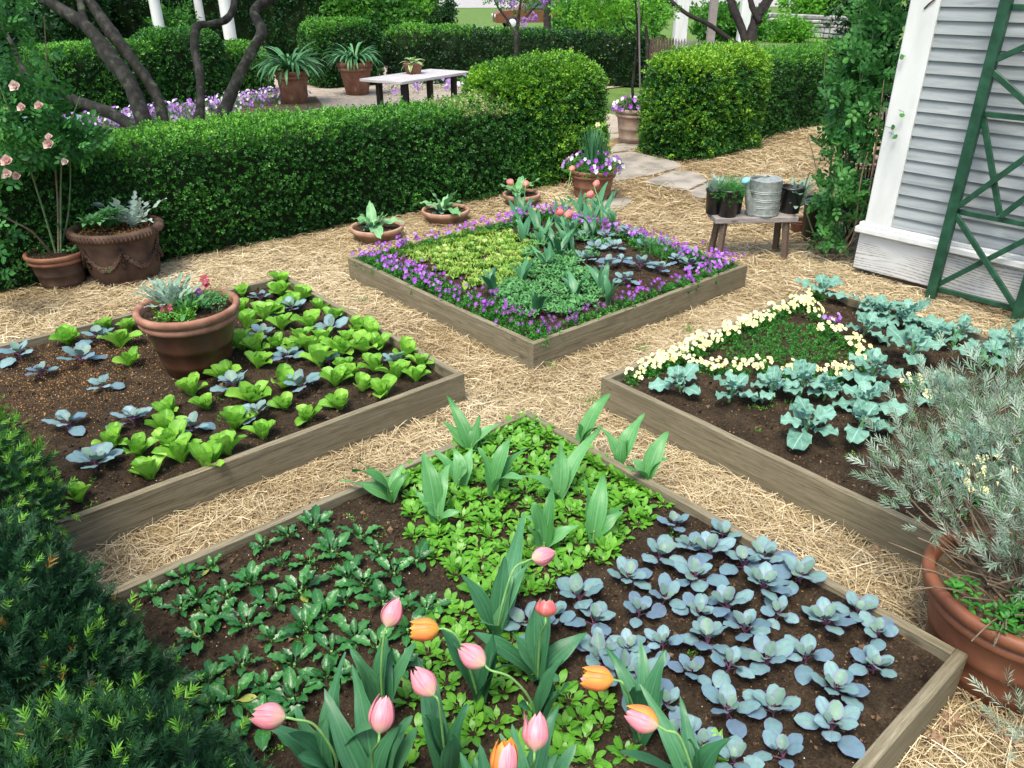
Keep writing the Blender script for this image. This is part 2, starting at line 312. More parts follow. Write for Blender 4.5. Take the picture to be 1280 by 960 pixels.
def petalmat(name, base, body, edge, streak=None, rough=.4):
    m, nt, b, out = newmat(name); tc = nt.nodes.new('ShaderNodeTexCoord'); sx = nt.nodes.new('ShaderNodeSeparateXYZ'); nt.links.new(tc.outputs['UV'], sx.inputs[0])
    mp = nt.nodes.new('ShaderNodeMapping'); mp.inputs['Scale'].default_value = (26, 1.6, 1); nt.links.new(tc.outputs['UV'], mp.inputs[0])
    nz = noise(nt, 1, 3, mp.outputs[0]); vv = mmath(nt, 'ADD', sx.outputs[1], mmath(nt, 'MULTIPLY', mmath(nt, 'SUBTRACT', nz, .5), .5))
    c = ramp(nt, vv, [(.02, base), (.35, body), (.75, body), (1, edge)])
    au = mmath(nt, 'MULTIPLY', mmath(nt, 'ABSOLUTE', mmath(nt, 'SUBTRACT', sx.outputs[0], .5)), 2)
    c = mixc(nt, mmath(nt, 'MULTIPLY', mmath(nt, 'POWER', au, 2.5), .85), c, edge)
    if streak: c = mixc(nt, mmath(nt, 'MULTIPLY', ramp(nt, nz, [(.42, 0.), (.62, 1.)]), .7), c, streak)
    nt.links.new(c, b.inputs['Base Color']); b.inputs['Roughness'].default_value = rough; b.inputs['Specular IOR Level'].default_value = .3
    t = nt.nodes.new('ShaderNodeBsdfTranslucent'); nt.links.new(c, t.inputs[0]); mx = N(nt, 'ShaderNodeMixShader'); mx.inputs[0].default_value = .3
    nt.links.new(b.outputs[0], mx.inputs[1]); nt.links.new(t.outputs[0], mx.inputs[2]); nt.links.new(mx.outputs[0], out.inputs[0]); return m
MT['ppink'] = petalmat('pink_petal', (.62, .6, .3), (.74, .2, .27), (.82, .36, .4), (.86, .5, .5))
MT['prose'] = petalmat('rose_red_petal', (.6, .4, .15), (.74, .16, .15), (.8, .34, .33), (.66, .09, .1))
MT['porange'] = petalmat('orange_petal', (.75, .5, .05), (.85, .25, .05), (.9, .48, .04), (.8, .3, .16))
MT['psalmon'] = petalmat('salmon_petal', (.7, .5, .25), (.82, .24, .22), (.88, .42, .38), (.72, .15, .15))
def flowermat(name, a, b_, c_=None, eye=(.6, .4, .02)):
    m, nt, b, out = newmat(name); tc = nt.nodes.new('ShaderNodeTexCoord'); sx = nt.nodes.new('ShaderNodeSeparateXYZ'); nt.links.new(tc.outputs['UV'], sx.inputs[0])
    oi = nt.nodes.new('ShaderNodeObjectInfo'); base = mixc(nt, oi.outputs['Random'], a, b_)
    c = ramp(nt, sx.outputs[1], [(.12, 0.), (.2, 1.)]); col = mixc(nt, c, eye, base)
    if c_: col = mixc(nt, ramp(nt, sx.outputs[1], [(.2, 1.), (.5, 0.)]), col, c_); col = mixc(nt, ramp(nt, sx.outputs[1], [(.1, 1.), (.14, 0.)]), col, eye)
    nt.links.new(col, b.inputs['Base Color']); b.inputs['Roughness'].default_value = .55
    t = nt.nodes.new('ShaderNodeBsdfTranslucent'); nt.links.new(col, t.inputs[0]); mx = N(nt, 'ShaderNodeMixShader'); mx.inputs[0].default_value = .25
    nt.links.new(b.outputs[0], mx.inputs[1]); nt.links.new(t.outputs[0], mx.inputs[2]); nt.links.new(mx.outputs[0], out.inputs[0]); return m
MT['fpur'] = flowermat('purple_viola', (.17, .02, .3), (.32, .05, .5), None)
MT['fdark'] = flowermat('dark_viola', (.05, .01, .1), (.12, .02, .18), None)
MT['fyel'] = flowermat('cream_pansy', (.78, .74, .3), (.85, .82, .5), None, (.75, .5, .03))
MT['flil'] = flowermat('lilac_viola', (.3, .14, .46), (.46, .28, .6), (.3, .15, .5))
MT['fwhite'] = flowermat('white_viola', (.7, .68, .75), (.8, .78, .8), None)
MT['fred'] = flowermat('maroon_pansy', (.3, .02, .05), (.4, .03, .07), (.12, .01, .02))
MT['frose'] = flowermat('pale_rose_bloom', (.75, .5, .44), (.8, .66, .58), None, (.7, .5, .3))
MT['fdaf'] = flowermat('daffodil', (.82, .8, .35), (.85, .84, .45), None, (.8, .65, .08))
def sid():
    m, nt, b, out = newmat('painted_clapboard'); v = objco(nt, (14, 1.3, 14)); f = noise(nt, 2, 7, v, .6, .5)
    c = ramp(nt, f, [(.3, (.19, .213, .215)), (.5, (.26, .287, .288)), (.75, (.32, .348, .348))])
    at = N(nt, 'ShaderNodeAttribute', attribute_name='rnd'); c = mixc(nt, 1.0, c, ramp(nt, at.outputs['Fac'], [(0, .88), (1, 1.08)]), 'MULTIPLY')
    g = noise(nt, 7, 5, v); c = mixc(nt, mmath(nt, 'MULTIPLY', ramp(nt, g, [(.68, 0.), (.75, 1.)]), .5), c, (.2, .19, .17))
    nt.links.new(c, b.inputs['Base Color']); b.inputs['Roughness'].default_value = .6; bump(nt, b, f, .25, .003); return m
MT['siding'] = sid()
def skirtm():
    m, nt, b, out = newmat('peeling_white_paint'); v = objco(nt, (1, .8, 4.2))
    w = N(nt, 'ShaderNodeTexWave', Scale=3.2, Distortion=16, Detail=1); w.wave_type = 'BANDS'; w.bands_direction = 'Z'; w.inputs['Detail Scale'].default_value = .45
    nt.links.new(v, w.inputs['Vector']); msk = noise(nt, 1.3, 3, objco(nt, (1, 1, 3)))
    line = mmath(nt, 'MULTIPLY', ramp(nt, w.outputs['Fac'], [(.5, 0.), (.75, 1.)]), ramp(nt, msk, [(.36, 0.), (.46, 1.)]))
    line = mmath(nt, 'MULTIPLY', line, ramp(nt, noise(nt, 40, 3, v), [(.35, .2), (.6, 1.)]))
    c = mixc(nt, mmath(nt, 'MULTIPLY', line, .95), ramp(nt, noise(nt, 4, 5, v), [(.3, (.46, .48, .465)), (.7, (.56, .57, .55))]), (.2, .18, .16))
    nt.links.new(c, b.inputs['Base Color']); b.inputs['Roughness'].default_value = .6; bump(nt, b, w.outputs['Fac'], -.15, .004); return m
MT['skirt'] = skirtm()
def strawmat():
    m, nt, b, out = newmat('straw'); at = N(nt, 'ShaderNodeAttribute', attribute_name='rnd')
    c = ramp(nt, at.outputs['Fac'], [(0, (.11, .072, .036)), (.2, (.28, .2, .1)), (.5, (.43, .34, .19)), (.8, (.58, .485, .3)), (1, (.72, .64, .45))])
    nt.links.new(c, b.inputs['Base Color']); b.inputs['Roughness'].default_value = .55; b.inputs['Specular IOR Level'].default_value = .3; return m
MT['straw'] = strawmat()
def groundm(name, a, b_, c_, scale=6):
    m, nt, b, out = newmat(name); v = objco(nt); f = noise(nt, scale, 10, v, .7); f2 = noise(nt, scale*9, 6, v, .7)
    c = ramp(nt, mmath(nt, 'ADD', mmath(nt, 'MULTIPLY', f, .5), mmath(nt, 'MULTIPLY', f2, .5)), [(.36, a), (.5, b_), (.64, c_)])
    nt.links.new(c, b.inputs['Base Color']); b.inputs['Roughness'].default_value = .95; b.inputs['Specular IOR Level'].default_value = .1; bump(nt, b, f2, .8, .02); return m
MT['under'] = groundm('straw_covered_earth', (.09, .062, .03), (.24, .175, .085), (.38, .3, .15), 5)
MT['earth'] = groundm('garden_earth', (.05, .04, .025), (.1, .08, .05), (.15, .12, .07))
MT['lawn'] = groundm('lawn_ground', (.05, .1, .022), (.09, .155, .035), (.14, .2, .055), 1.5)
MT['patio'] = groundm('gravel_patio', (.2, .17, .13), (.33, .28, .22), (.42, .37, .3), 4)
MT['asph'] = groundm('pale_asphalt', (.22, .21, .2), (.3, .29, .27), (.36, .35, .33), 4)
MT['soil'] = groundm('dark_garden_soil', (.015, .0105, .0065), (.038, .027, .0165), (.086, .062, .037), 9)
MT['soilbit'] = leafmat('soil_crumb', [(.014, .01, .007), (.04, .027, .017), (.1, .066, .04), (.2, .125, .065)], trans=0, rough=.9, spec=.1, mott=0)
MT['perlite'] = plain('perlite_grit', [(.5, .47, .42), (.65, .62, .56)], 20, .8)
MT['bark_chip'] = leafmat('bark_crumb', [(.12, .05, .015), (.28, .14, .04), (.42, .26, .1)], trans=0, rough=.8, mott=0)
MT['dryleaf'] = leafmat('dry_leaf', [(.14, .08, .045), (.24, .15, .09), (.33, .22, .14)], trans=.1, rough=.6)
# ------------------------------------------------------------------ leaf shapes
PROF = {
 'lance': lambda t: np.sin(pi*np.clip(t, 0, 1)**.8)**.9,
 'spoon': lambda t: np.where(t < .34, .1+.1*t, np.sin(pi*np.clip((t-.3)/.7, 0, 1)**.82)**.62),
 'obov2': lambda t: (.3+.7*np.sin(pi/2*np.clip(t/.62, 0, 1)))*np.sqrt(np.clip(1-np.clip((t-.58)/.42, 0, 1)**2.2, 0, 1)),
 'rnd': lambda t: np.sin(pi*np.clip(t*.98+.02, 0, 1)**.88)**.5,
 'round': lambda t: np.where(t < .3, .09+.05*t, np.sin(pi*np.clip((t-.27)/.73, 0, 1)**.8)**.5),
 'oval': lambda t: np.sin(pi*np.clip(t*.97+.03, 0, 1)**.75)**.7,
 'obov': lambda t: np.where(t < .1, .25, (.22+.8*np.clip(t, 0, 1)**1.1)*np.sqrt(np.clip(1-np.clip((t-.62)/.38, 0, 1)**2.4, 0, 1))),
 'strap': lambda t: np.where(t < .75, .75+.25*t, np.sqrt(np.clip(1-((t-.75)/.25)**1.5, 0, 1))),
 'tulip': lambda t: (.55+.45*np.sin(pi*np.clip(t/.8, 0, 1)))*np.sqrt(np.clip(1-np.clip((t-.45)/.55, 0, 1)**1.9, 0, 1)),
 'lobed': lambda t: np.where(t < .2, .1, (.35+.65*np.sin(pi*np.clip((t-.2)/.85, 0, 1))**.8)*(.72+.28*np.abs(np.sin(t*15)))*np.sqrt(np.clip(1-np.clip((t-.8)/.2, 0, 1)**2, 0, 1))),
 'broc': lambda t: np.where(t < .33, .1+.16*(np.sin(t*40) > .6), (np.sin(pi*np.clip((t-.28)/.72, 0, 1)**.8)**.5)*(.93+.07*np.sin(t*42))),
 'cut': lambda t: (.1+.9*np.abs(np.sin(t*21+.3))**.8*np.sin(pi*np.clip(t*.92+.08, 0, 1))**.6),
}
def leaf(L, W, prof='oval', a0=.5, bend=-.6, fold=.25, nl=8, nw=4, wave=0, wf=3, cup=0, twist=0):
    """a leaf growing along +X from the origin; a0 first elevation, bend turns it over its length"""
    t = np.linspace(0, 1, nl+1); a = a0+bend*t; ds = L/nl
    x = np.concatenate([[0], np.cumsum(np.cos((a[1:]+a[:-1])/2)*ds)]); z = np.concatenate([[0], np.cumsum(np.sin((a[1:]+a[:-1])/2)*ds)])
    w = PROF[prof](t)*W/2; w[-1] = max(w[-1]*.15, W*.01) if prof != 'strap' else W*.04
    s = np.linspace(-1, 1, nw+1); V = []; UV = []; ph = random.random()*6
    for i in range(nl+1):
        for q in s:
            y = q*w[i]; h = fold*abs(y)-cup*y*y/max(W, 1e-6)+wave*W*q*q*sin(wf*6.28*t[i]+ph+(1.7 if q > 0 else 0)); tw = twist*t[i]
            yy = y*cos(tw)-h*sin(tw); hh = y*sin(tw)+h*cos(tw)
            V.append((x[i]-sin(a[i])*hh, yy, z[i]+cos(a[i])*hh)); UV.append(((q+1)/2, t[i]))
    k = nw+1; Fc = [[i*k+j, (i+1)*k+j, (i+1)*k+j+1, i*k+j+1] for i in range(nl) for j in range(nw)]
    return np.array(V), np.array(Fc), np.array(UV)
def rz3(a): c, s_ = cos(a), sin(a); return np.array([[c, -s_, 0], [s_, c, 0], [0, 0, 1]])
def rx3(a): c, s_ = cos(a), sin(a); return np.array([[1, 0, 0], [0, c, -s_], [0, s_, c]])
def put(mb, tm, rz=0, loc=(0, 0, 0), sc=1, mat=0, rnd=None, roll=0):
    V, Fc, UV = tm; V = (V*sc)@(rz3(rz)@rx3(roll)).T+np.array(loc); mb.add(V, Fc, UV, random.random() if rnd is None else rnd, mat)
def frames(nrm, spin=None, tilt=.6, sc=None):
    """rotation matrices whose X axis grows outwards along (jittered) normals"""
    n = len(nrm); X = nrm+RNG.normal(size=(n, 3))*tilt; X /= np.linalg.norm(X, axis=1)[:, None]
    A = RNG.normal(size=(n, 3)); Y = np.cross(A, X); Y /= np.linalg.norm(Y, axis=1)[:, None]+1e-9; Z = np.cross(X, Y)
    R = np.stack([X, Y, Z], axis=2)
    if sc is None: sc = RNG.uniform(.75, 1.25, n)
    return R*np.asarray(sc)[:, None, None]
def quadleaf(L, W, b=.15):
    return (np.array([[0, 0, 0], [L*.45, W/2, L*b], [L, 0, 0], [L*.45, -W/2, L*b]]), np.array([[0, 3, 2, 1]]), np.array([[.5, 0], [1, .5], [.5, 1], [0, .5]]))
def sprig(n, L, lf, spread=.9, seed=0):
    """a twig tip as one template: n small leaves around an axis along +X"""
    r = random.Random(seed); Vs = []; Fs = []; Us = []; k = 0
    for i in range(n):
        V, Fc, UV = lf; t = (i+.5)/n; a = i*2.4+r.random(); e = spread*(1-.35*t)
        ax = np.array([cos(e), sin(e)*cos(a), sin(e)*sin(a)]); y = np.cross([.2, .3, 1], ax); y /= np.linalg.norm(y); z = np.cross(ax, y)
        R = np.stack([ax, y, z], 1); s_ = r.uniform(.7, 1.15); Vs.append((V*s_)@R.T+np.array([L*t, 0, 0])); Fs.append(Fc+k); Us.append(UV); k += len(V)
    return np.concatenate(Vs), np.concatenate(Fs), np.concatenate(Us)
# ------------------------------------------------------------------ light
w = bpy.data.worlds.new('World'); S.world = w; w.use_nodes = True; nt = w.node_tree
sky = nt.nodes.new('ShaderNodeTexSky'); sky.sky_type = 'NISHITA'; sky.sun_disc = False
SUN_EL, SUN_AZ = radians(66), radians(-115)      # azimuth from +Y towards +X: a high veiled sun at the left, a little behind the camera
sky.sun_elevation = SUN_EL; sky.sun_rotation = SUN_AZ; sky.air_density = 1.2; sky.dust_density = 3.5; sky.ozone_density = .8
bg = nt.nodes['Background']; bg.inputs[1].default_value = .132; nt.links.new(sky.outputs[0], bg.inputs[0])
sl = bpy.data.lights.new('sun', 'SUN'); so = bpy.data.objects.new('sun', sl); COL.objects.link(so)
sl.energy = 1.5; sl.angle = radians(20); sl.color = (1, .95, .86)
sd = Vector((sin(SUN_AZ)*cos(SUN_EL), cos(SUN_AZ)*cos(SUN_EL), sin(SUN_EL)))
so.rotation_euler = sd.to_track_quat('Z', 'Y').to_euler(); so.location = (0, 0, 20)
S.view_settings.view_transform = 'Standard'; S.view_settings.look = 'None'; S.view_settings.gamma = 1; S.view_settings.exposure = 1.42
S.cycles.use_denoising = True; S.cycles.max_bounces = 5; S.cycles.diffuse_bounces = 3; S.cycles.glossy_bounces = 2; S.cycles.transmission_bounces = 3
S.cycles.transparent_max_bounces = 4; S.cycles.caustics_reflective = False; S.cycles.caustics_refractive = False; S.cycles.sample_clamp_indirect = 4
# ------------------------------------------------------------------ setting: ground sheets
def inpoly(x, y, poly):
    c = False; n = len(poly)
    for i in range(n):
        (x1, y1), (x2, y2) = poly[i], poly[(i+1) % n]
        if (y1 > y) != (y2 > y) and x < (x2-x1)*(y-y1)/(y2-y1)+x1: c = not c
    return c
def inpolyv(X, Y, poly):
    c = np.zeros(len(X), bool); n = len(poly)
    for i in range(n):
        (x1, y1), (x2, y2) = poly[i], poly[(i+1) % n]
        if y1 == y2: continue
        k = ((y1 > Y) != (y2 > Y)) & (X < (x2-x1)*(Y-y1)/(y2-y1)+x1); c ^= k
    return c
def sheet(name, pts, z, mat, kind='structure'):
    mb = MB(); mb.add([(p[0], p[1], z) for p in pts], [list(range(len(pts)))], None, .5); o = mb.build(name, mat); tag(o, kind=kind); return o
def rect(x0, y0, x1, y1): return [(x0, y0), (x1, y0), (x1, y1), (x0, y1)]
mb = MB(); g = np.linspace(-220, 260, 25)
mb.add([(a, b, -.02) for b in g for a in g], [[j*25+i, j*25+i+1, (j+1)*25+i+1, (j+1)*25+i] for j in range(24) for i in range(24)], None, .5)
tag(mb.build('ground', MT['lawn']), kind='structure')
# the mulched yard round the beds: gently uneven
nx, ny = 150, 120; xs = np.linspace(-4, 17, nx); ys = np.linspace(-3, 9.6, ny); X, Y = np.meshgrid(xs, ys)
Z = .012*wn(np.stack([X, Y, X*0], -1), 3, 2.2)+.004; mb = MB()
def straw_h(x, y): return .012*wn(np.stack([x, y, x*0], -1), 3, 2.2)+.004
mb.add(np.stack([X, Y, Z], -1).reshape(-1, 3), [[j*nx+i, j*nx+i+1, (j+1)*nx+i+1, (j+1)*nx+i] for j in range(ny-1) for i in range(nx-1)], None, .5)
tag(mb.build('path', MT['under']), kind='structure')
sheet('garden_path', [(6.4, 9.2), (11.5, 9.2), (13, 14), (7.0, 14)], .003, MT['patio'])
sheet('patio_ground', rect(7.0, 14.0, 24, 24), .004, MT['patio'])
sheet('flower_border_soil', [P(60, 175)[:2], P(300, 152)[:2], P(405, 134)[:2], P(395, 121)[:2], P(300, 124)[:2], P(60, 150)[:2]], .012, MT['earth'])
BEDS = {'left': (.13, 3.49, 2.575, 5.93), 'back': (3.19, 3.53, 5.64, 5.99), 'right': (3.175, .45, 5.61, 2.89), 'front': (.13, .49, 2.565, 2.888)}
HB = .22; SOILZ = {'left': .165, 'back': .175, 'right': .16, 'front': .18}
def soil_h(k, x, y): return SOILZ[k]+.010*wn(np.stack([x, y, x*0], -1), 5, 6.0)+.006*wn(np.stack([x, y, x*0], -1), 8, 22.0)
bedword = {'left': 'left bed with the big clay pot', 'back': 'middle bed edged with purple violas', 'right': 'right bed beside the grey house', 'front': 'nearest bed with the pink tulips'}
for k, (x0, y0, x1, y1) in BEDS.items():
    t = thing('raised_bed', 'weathered square timber frame round the '+bedword[k], 'raised bed', ((x0+x1)/2, (y0+y1)/2, 0), 0, 'four square timber raised beds')
    th = .042; Lx, Ly = (x1-x0)/2, (y1-y0)/2
    for (cx, cy, hl, rz) in ((0, -Ly+th/2, Lx, 0), (0, Ly-th/2, Lx, 0), (-Lx+th/2, 0, Ly-th-.001, pi/2), (Lx-th/2, 0, Ly-th-.001, pi/2)):
        mb = MB(); n = 12; hh = HB/2+.02
        ns = 30; bv = .003; y_, z_ = th/2, hh; ring = [(-y_+bv, -z_), (y_-bv, -z_), (y_, -z_+bv), (y_, z_-bv), (y_-bv, z_), (-y_+bv, z_), (-y_, z_-bv), (-y_, -z_+bv)]; sdd = random.uniform(0, 9); V = []
        for i in range(ns+1):
            x = -hl+2*hl*i/ns; env = sin(pi*i/ns)**.5; dy = .004*env*sin(x*1.9+sdd); dz = .0025*env*sin(x*3.1+sdd*2)+.0012*env*sin(x*11+sdd)
            V += [(x, a+dy, b+(dz if b > 0 else 0)-(.0022*random.random()*env if b > z_-bv/2 else 0)) for a, b in ring]
        mb.add(V, [[i*8+k2, i*8+(k2+1) % 8, (i+1)*8+(k2+1) % 8, (i+1)*8+k2] for i in range(ns) for k2 in range(8)], None, .5)
        mb.add(V[:8], [list(range(8))], None, .5); mb.add(V[-8:], [list(range(8))[::-1]], None, .5)
        sgn = -1 if (cy < 0 or cx < 0) else 1; sg = (1 if rz else 1)*(-1 if cy < -.1 else 1) if not rz else (1 if cx < 0 else -1)
        for ex2 in (-1, 1):
            for zz in (.03, .10, .165): mb.lathe([(0, .002), (.0045, .0015), (.005, 0)], 8, (ex2*(hl-.025-random.uniform(0, .01)), 0, 0), 1); mb.V[-1] = np.stack([mb.V[-1][:, 0], sg*(th/2+mb.V[-1][:, 2]), mb.V[-1][:, 1]+zz-(HB-hh)], 1)
        mb.build('board', [MT['timber'], MT['rust']], t, False, (cx, cy, HB-hh+(.0 if rz else .001)), (0, 0, rz))
    nx = 110; xs = np.linspace(x0+.02, x1-.02, nx); ys = np.linspace(y0+.02, y1-.02, nx); X, Y = np.meshgrid(xs, ys); Z = soil_h(k, X, Y)
    mb = MB(); mb.add(np.stack([X, Y, Z], -1).reshape(-1, 3), [[j*nx+i, j*nx+i+1, (j+1)*nx+i+1, (j+1)*nx+i] for j in range(nx-1) for i in range(nx-1)], None, .5)
    n = 12000 if k == 'front' else 7000; xx = RNG.uniform(x0+.05, x1-.05, n); yy = RNG.uniform(y0+.05, y1-.05, n)
    oct_ = (np.array([[1, 0, 0], [0, 1, 0], [-1, 0, 0], [0, -1, 0], [0, 0, 1]])*.5, np.array([[0, 1, 4], [1, 2, 4], [2, 3, 4], [3, 0, 4]]), np.zeros((5, 2)))
    s_ = RNG.gamma(1.6, .0045, n)+.002; R = frames(np.tile([1., 0, 0], (n, 1)), tilt=1.5, sc=s_)
    mb.inst(oct_, R, np.stack([xx, yy, soil_h(k, xx, yy)+s_*.2], 1), None, 1)
    n2 = 500 if k != 'right' else 250; xx = RNG.uniform(x0+.05, x1-.05, n2); yy = RNG.uniform(y0+.05, y1-.05, n2); s_ = RNG.gamma(2, .0013, n2)+.002
    mb.inst(oct_, frames(np.tile([1., 0, 0], (n2, 1)), tilt=1.5, sc=s_), np.stack([xx, yy, soil_h(k, xx, yy)+.001], 1), None, 2)
    n3 = {'left': 9000, 'front': 1200, 'right': 1200, 'back': 400}[k]
    if k == 'left':
        a = np.array(P(95, 470, .165)); b = np.array(P(120, 420, .165)); xx = RNG.normal(a[0], .42, n3); yy = RNG.normal(a[1]+.05, .42, n3); ok = (xx > x0+.05) & (xx < 1.35) & (yy > y0+.3) & (yy < y1-.05); xx, yy = xx[ok], yy[ok]
    else: xx = RNG.uniform(x0+.05, x1-.05, n3); yy = RNG.uniform(y0+.05, y1-.05, n3)
    n3 = len(xx); s_ = RNG.gamma(2, .0022, n3)+.002
    mb.inst(oct_, frames(np.tile([1., 0, 0], (n3, 1)), tilt=1.5, sc=s_), np.stack([xx, yy, soil_h(k, xx, yy)+.001], 1), None, 3)
    tag(mb.build('bed_soil', [MT['soil'], MT['soilbit'], MT['perlite'], MT['bark_chip']], smooth=False), kind='structure')
# ------------------------------------------------------------------ straw mulch
def strand(n=3): 
    t = np.linspace(0, 1, n+1); V = []; 
    for i, q in enumerate(t): V += [(q-.5, -.5, .0), (q-.5, .5, .0)]
    V = np.array(V); V[:, 2] = np.repeat(.10*np.sin(pi*t), 2); return V, np.array([[2*i, 2*i+2, 2*i+3, 2*i+1] for i in range(n)]), np.zeros((len(V), 2))
ST = strand()
PAVE = [[(759, 195), (789, 191), (845, 204), (852, 210), (811, 221), (766, 229)], [(804, 229), (841, 216), (871, 217), (884, 228), (856, 241)], [(859, 242), (888, 230), (893, 246), (876, 252)], [(748, 246), (792, 251), (779, 262), (752, 262)], [(892, 226), (930, 222), (940, 232), (896, 240)], [(770, 182), (800, 180), (812, 186), (785, 190), (760, 193)]]
PAVEW = [[tuple(P(*q)[:2]) for q in poly] for poly in PAVE]
def straw_ok(x, y, pad=0.0):
    ok = np.ones(len(x), bool)
    for (x0, y0, x1, y1) in BEDS.values(): ok &= ~((x > x0-.005) & (x < x1+.005) & (y > y0-.005) & (y < y1+.005))
    for pl in PAVEW: ok &= ~(inpolyv(x, y, pl) & (RNG.random(len(x)) > .03))
    ok &= ~((x > 6.72) & (y < 3.06))
    return ok
mb = MB()
for (n, xa, xb, ya, yb, ln, wd) in ((74000, .2, 6.7, .2, 3.6, .085, .0024), (64000, 1.0, 6.9, 2.85, 7.5, .09, .0028), (34000, -1.5, 3.2, 4.5, 7.6, .11, .0036), (30000, 2.6, 6.8, -1.6, 2.4, .1, .003), (46000, 5.5, 15, 2.4, 8.4, .13, .0052)):
    x = RNG.uniform(xa, xb, n); y = RNG.uniform(ya, yb, n); ok = straw_ok(x, y); x, y = x[ok], y[ok]; m = len(x)
    th = RNG.uniform(0, 2*pi, m)+.6*wn(np.stack([x, y, x*0], -1), 9, 3); L = RNG.gamma(4, ln/4, m)+.03; W = RNG.uniform(.6, 1.5, m)*wd; ti = RNG.normal(0, .13, m)
    c, s_ = np.cos(th), np.sin(th); ct, st_ = np.cos(ti), np.sin(ti); R = np.zeros((m, 3, 3))
    R[:, 0, 0] = c*ct*L; R[:, 1, 0] = s_*ct*L; R[:, 2, 0] = st_*L; ro = RNG.normal(0, .6, m)
    R[:, 0, 1] = -s_*np.cos(ro)*W; R[:, 1, 1] = c*np.cos(ro)*W; R[:, 2, 1] = np.sin(ro)*W
    R[:, 0, 2] = 0; R[:, 1, 2] = 0; R[:, 2, 2] = L*RNG.uniform(-.4, 1.2, m)
    z = straw_h(x, y)+RNG.uniform(.001, .028, m)+np.abs(st_)*L*.3
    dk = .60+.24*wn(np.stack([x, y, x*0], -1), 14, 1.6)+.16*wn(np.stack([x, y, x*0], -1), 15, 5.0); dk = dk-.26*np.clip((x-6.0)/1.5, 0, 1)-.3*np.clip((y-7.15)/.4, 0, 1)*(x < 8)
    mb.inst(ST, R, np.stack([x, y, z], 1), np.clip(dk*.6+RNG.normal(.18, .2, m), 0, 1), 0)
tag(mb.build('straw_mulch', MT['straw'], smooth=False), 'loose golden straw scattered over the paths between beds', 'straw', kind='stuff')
# dry leaves on the straw
for i, (u, v, s_) in enumerate(((372, 603, .05), (395, 620, .04), (1205, 905, .09), (1228, 893, .06), (1245, 930, .08), (560, 540, .03), (1180, 940, .07), (1100, 690, .05), (235, 690, .05), (1050, 640, .035))):
    mb = MB(); put(mb, leaf(s_*1.1, s_*.8, 'lobed', .5, -1.6, .5, 14, 6, .2, 3), i*1.3, (0, 0, .02), 1); q = P(u, v, 0)
    words = ['curled tan dry leaf on the straw beside the left bed board', 'small dry leaf on the straw near the front bed corner', 'large brown dry leaf under the lavender pot', 'brown dry leaf behind the largest one by the lavender pot', 'crumpled dry leaf at the lower right corner', 'tiny dry leaf on the straw where the four beds meet', 'dry leaf against the end board of the nearest bed', 'dry leaf under the right bed board near the lavender pot', 'dry leaf on the straw beside the yew bush', 'dry leaf on the straw below the right bed board'][i]
    tag(mb.build('dry_leaf', MT['dryleaf'], loc=q), words, 'leaf', 'dry leaves fallen on the straw')
for i, (pl, z) in enumerate(zip(PAVEW, (.03, .03, .028, .02, .02, .03))):
    mb = MB(); n = len(pl); c = np.mean(pl, 0); b = [((p[0]-c[0])*.96+c[0], (p[1]-c[1])*.96+c[1]) for p in pl]
    V = [(*p, -.02) for p in pl]+[(*p, z-.008) for p in pl]+[(*p, z) for p in b]
    mb.add(V, [[k, (k+1) % n, n+(k+1) % n, n+k] for k in range(n)]+[[n+k, n+(k+1) % n, 2*n+(k+1) % n, 2*n+k] for k in range(n)], None, .5); mb.add([(*p, z) for p in b], [list(range(n))], None, .5)
    words = ['large tan stepping stone in front of the pale path pot', 'grey stepping stone left of the wooden bench', 'small grey stepping stone behind the bench end', 'half-buried stepping stone in front of the daffodil pot', 'stepping stone behind the black pots of the bench', 'stepping stone at the foot of the pale path pot'][i]
    tag(mb.build('stepping_stone', MT['flag'], smooth=False), words, 'stepping stone', 'stepping stones of the path')
# ------------------------------------------------------------------ clipped hedges
BL = quadleaf(.03, .021, .12); TW = sprig(5, .04, BL, 1.0, 3)
def rbox(n, hx, hy, hz, r, base=True):
    """points and normals on a rounded block standing on z=0"""
    ar = np.array([4*hx*hy, 4*hx*hz, 4*hx*hz, 4*hy*hz, 4*hy*hz]); f = RNG.choice(5, n, p=ar/ar.sum()); a = RNG.uniform(-1, 1, n); b = RNG.uniform(-1, 1, n)
    Pn = np.zeros((n, 3))
    for k, (ix, iy, iz) in enumerate(((0, 0, 1), (0, 1, 0), (0, -1, 0), (1, 0, 0), (-1, 0, 0))):
        m = f == k
        if k == 0: Pn[m] = np.stack([a[m]*hx, b[m]*hy, np.full(m.sum(), hz)], 1)
        elif k < 3: Pn[m] = np.stack([a[m]*hx, np.full(m.sum(), iy*hy), b[m]*hz], 1)
        else: Pn[m] = np.stack([np.full(m.sum(), ix*hx), a[m]*hy, b[m]*hz], 1)
    return rround(Pn, hx, hy, hz, r)
def rround(Pn, hx, hy, hz, r):
    c = np.clip(Pn, [-hx+r, -hy+r, -hz], [hx-r, hy-r, hz-r]); d = Pn-c; L = np.linalg.norm(d, axis=1, keepdims=True); d = d/np.maximum(L, 1e-6)
    Q = c+d*np.minimum(L, r)*1.0; Q = c+d*r*(L > 1e-6); Q[:, 2] += hz; return Q, d
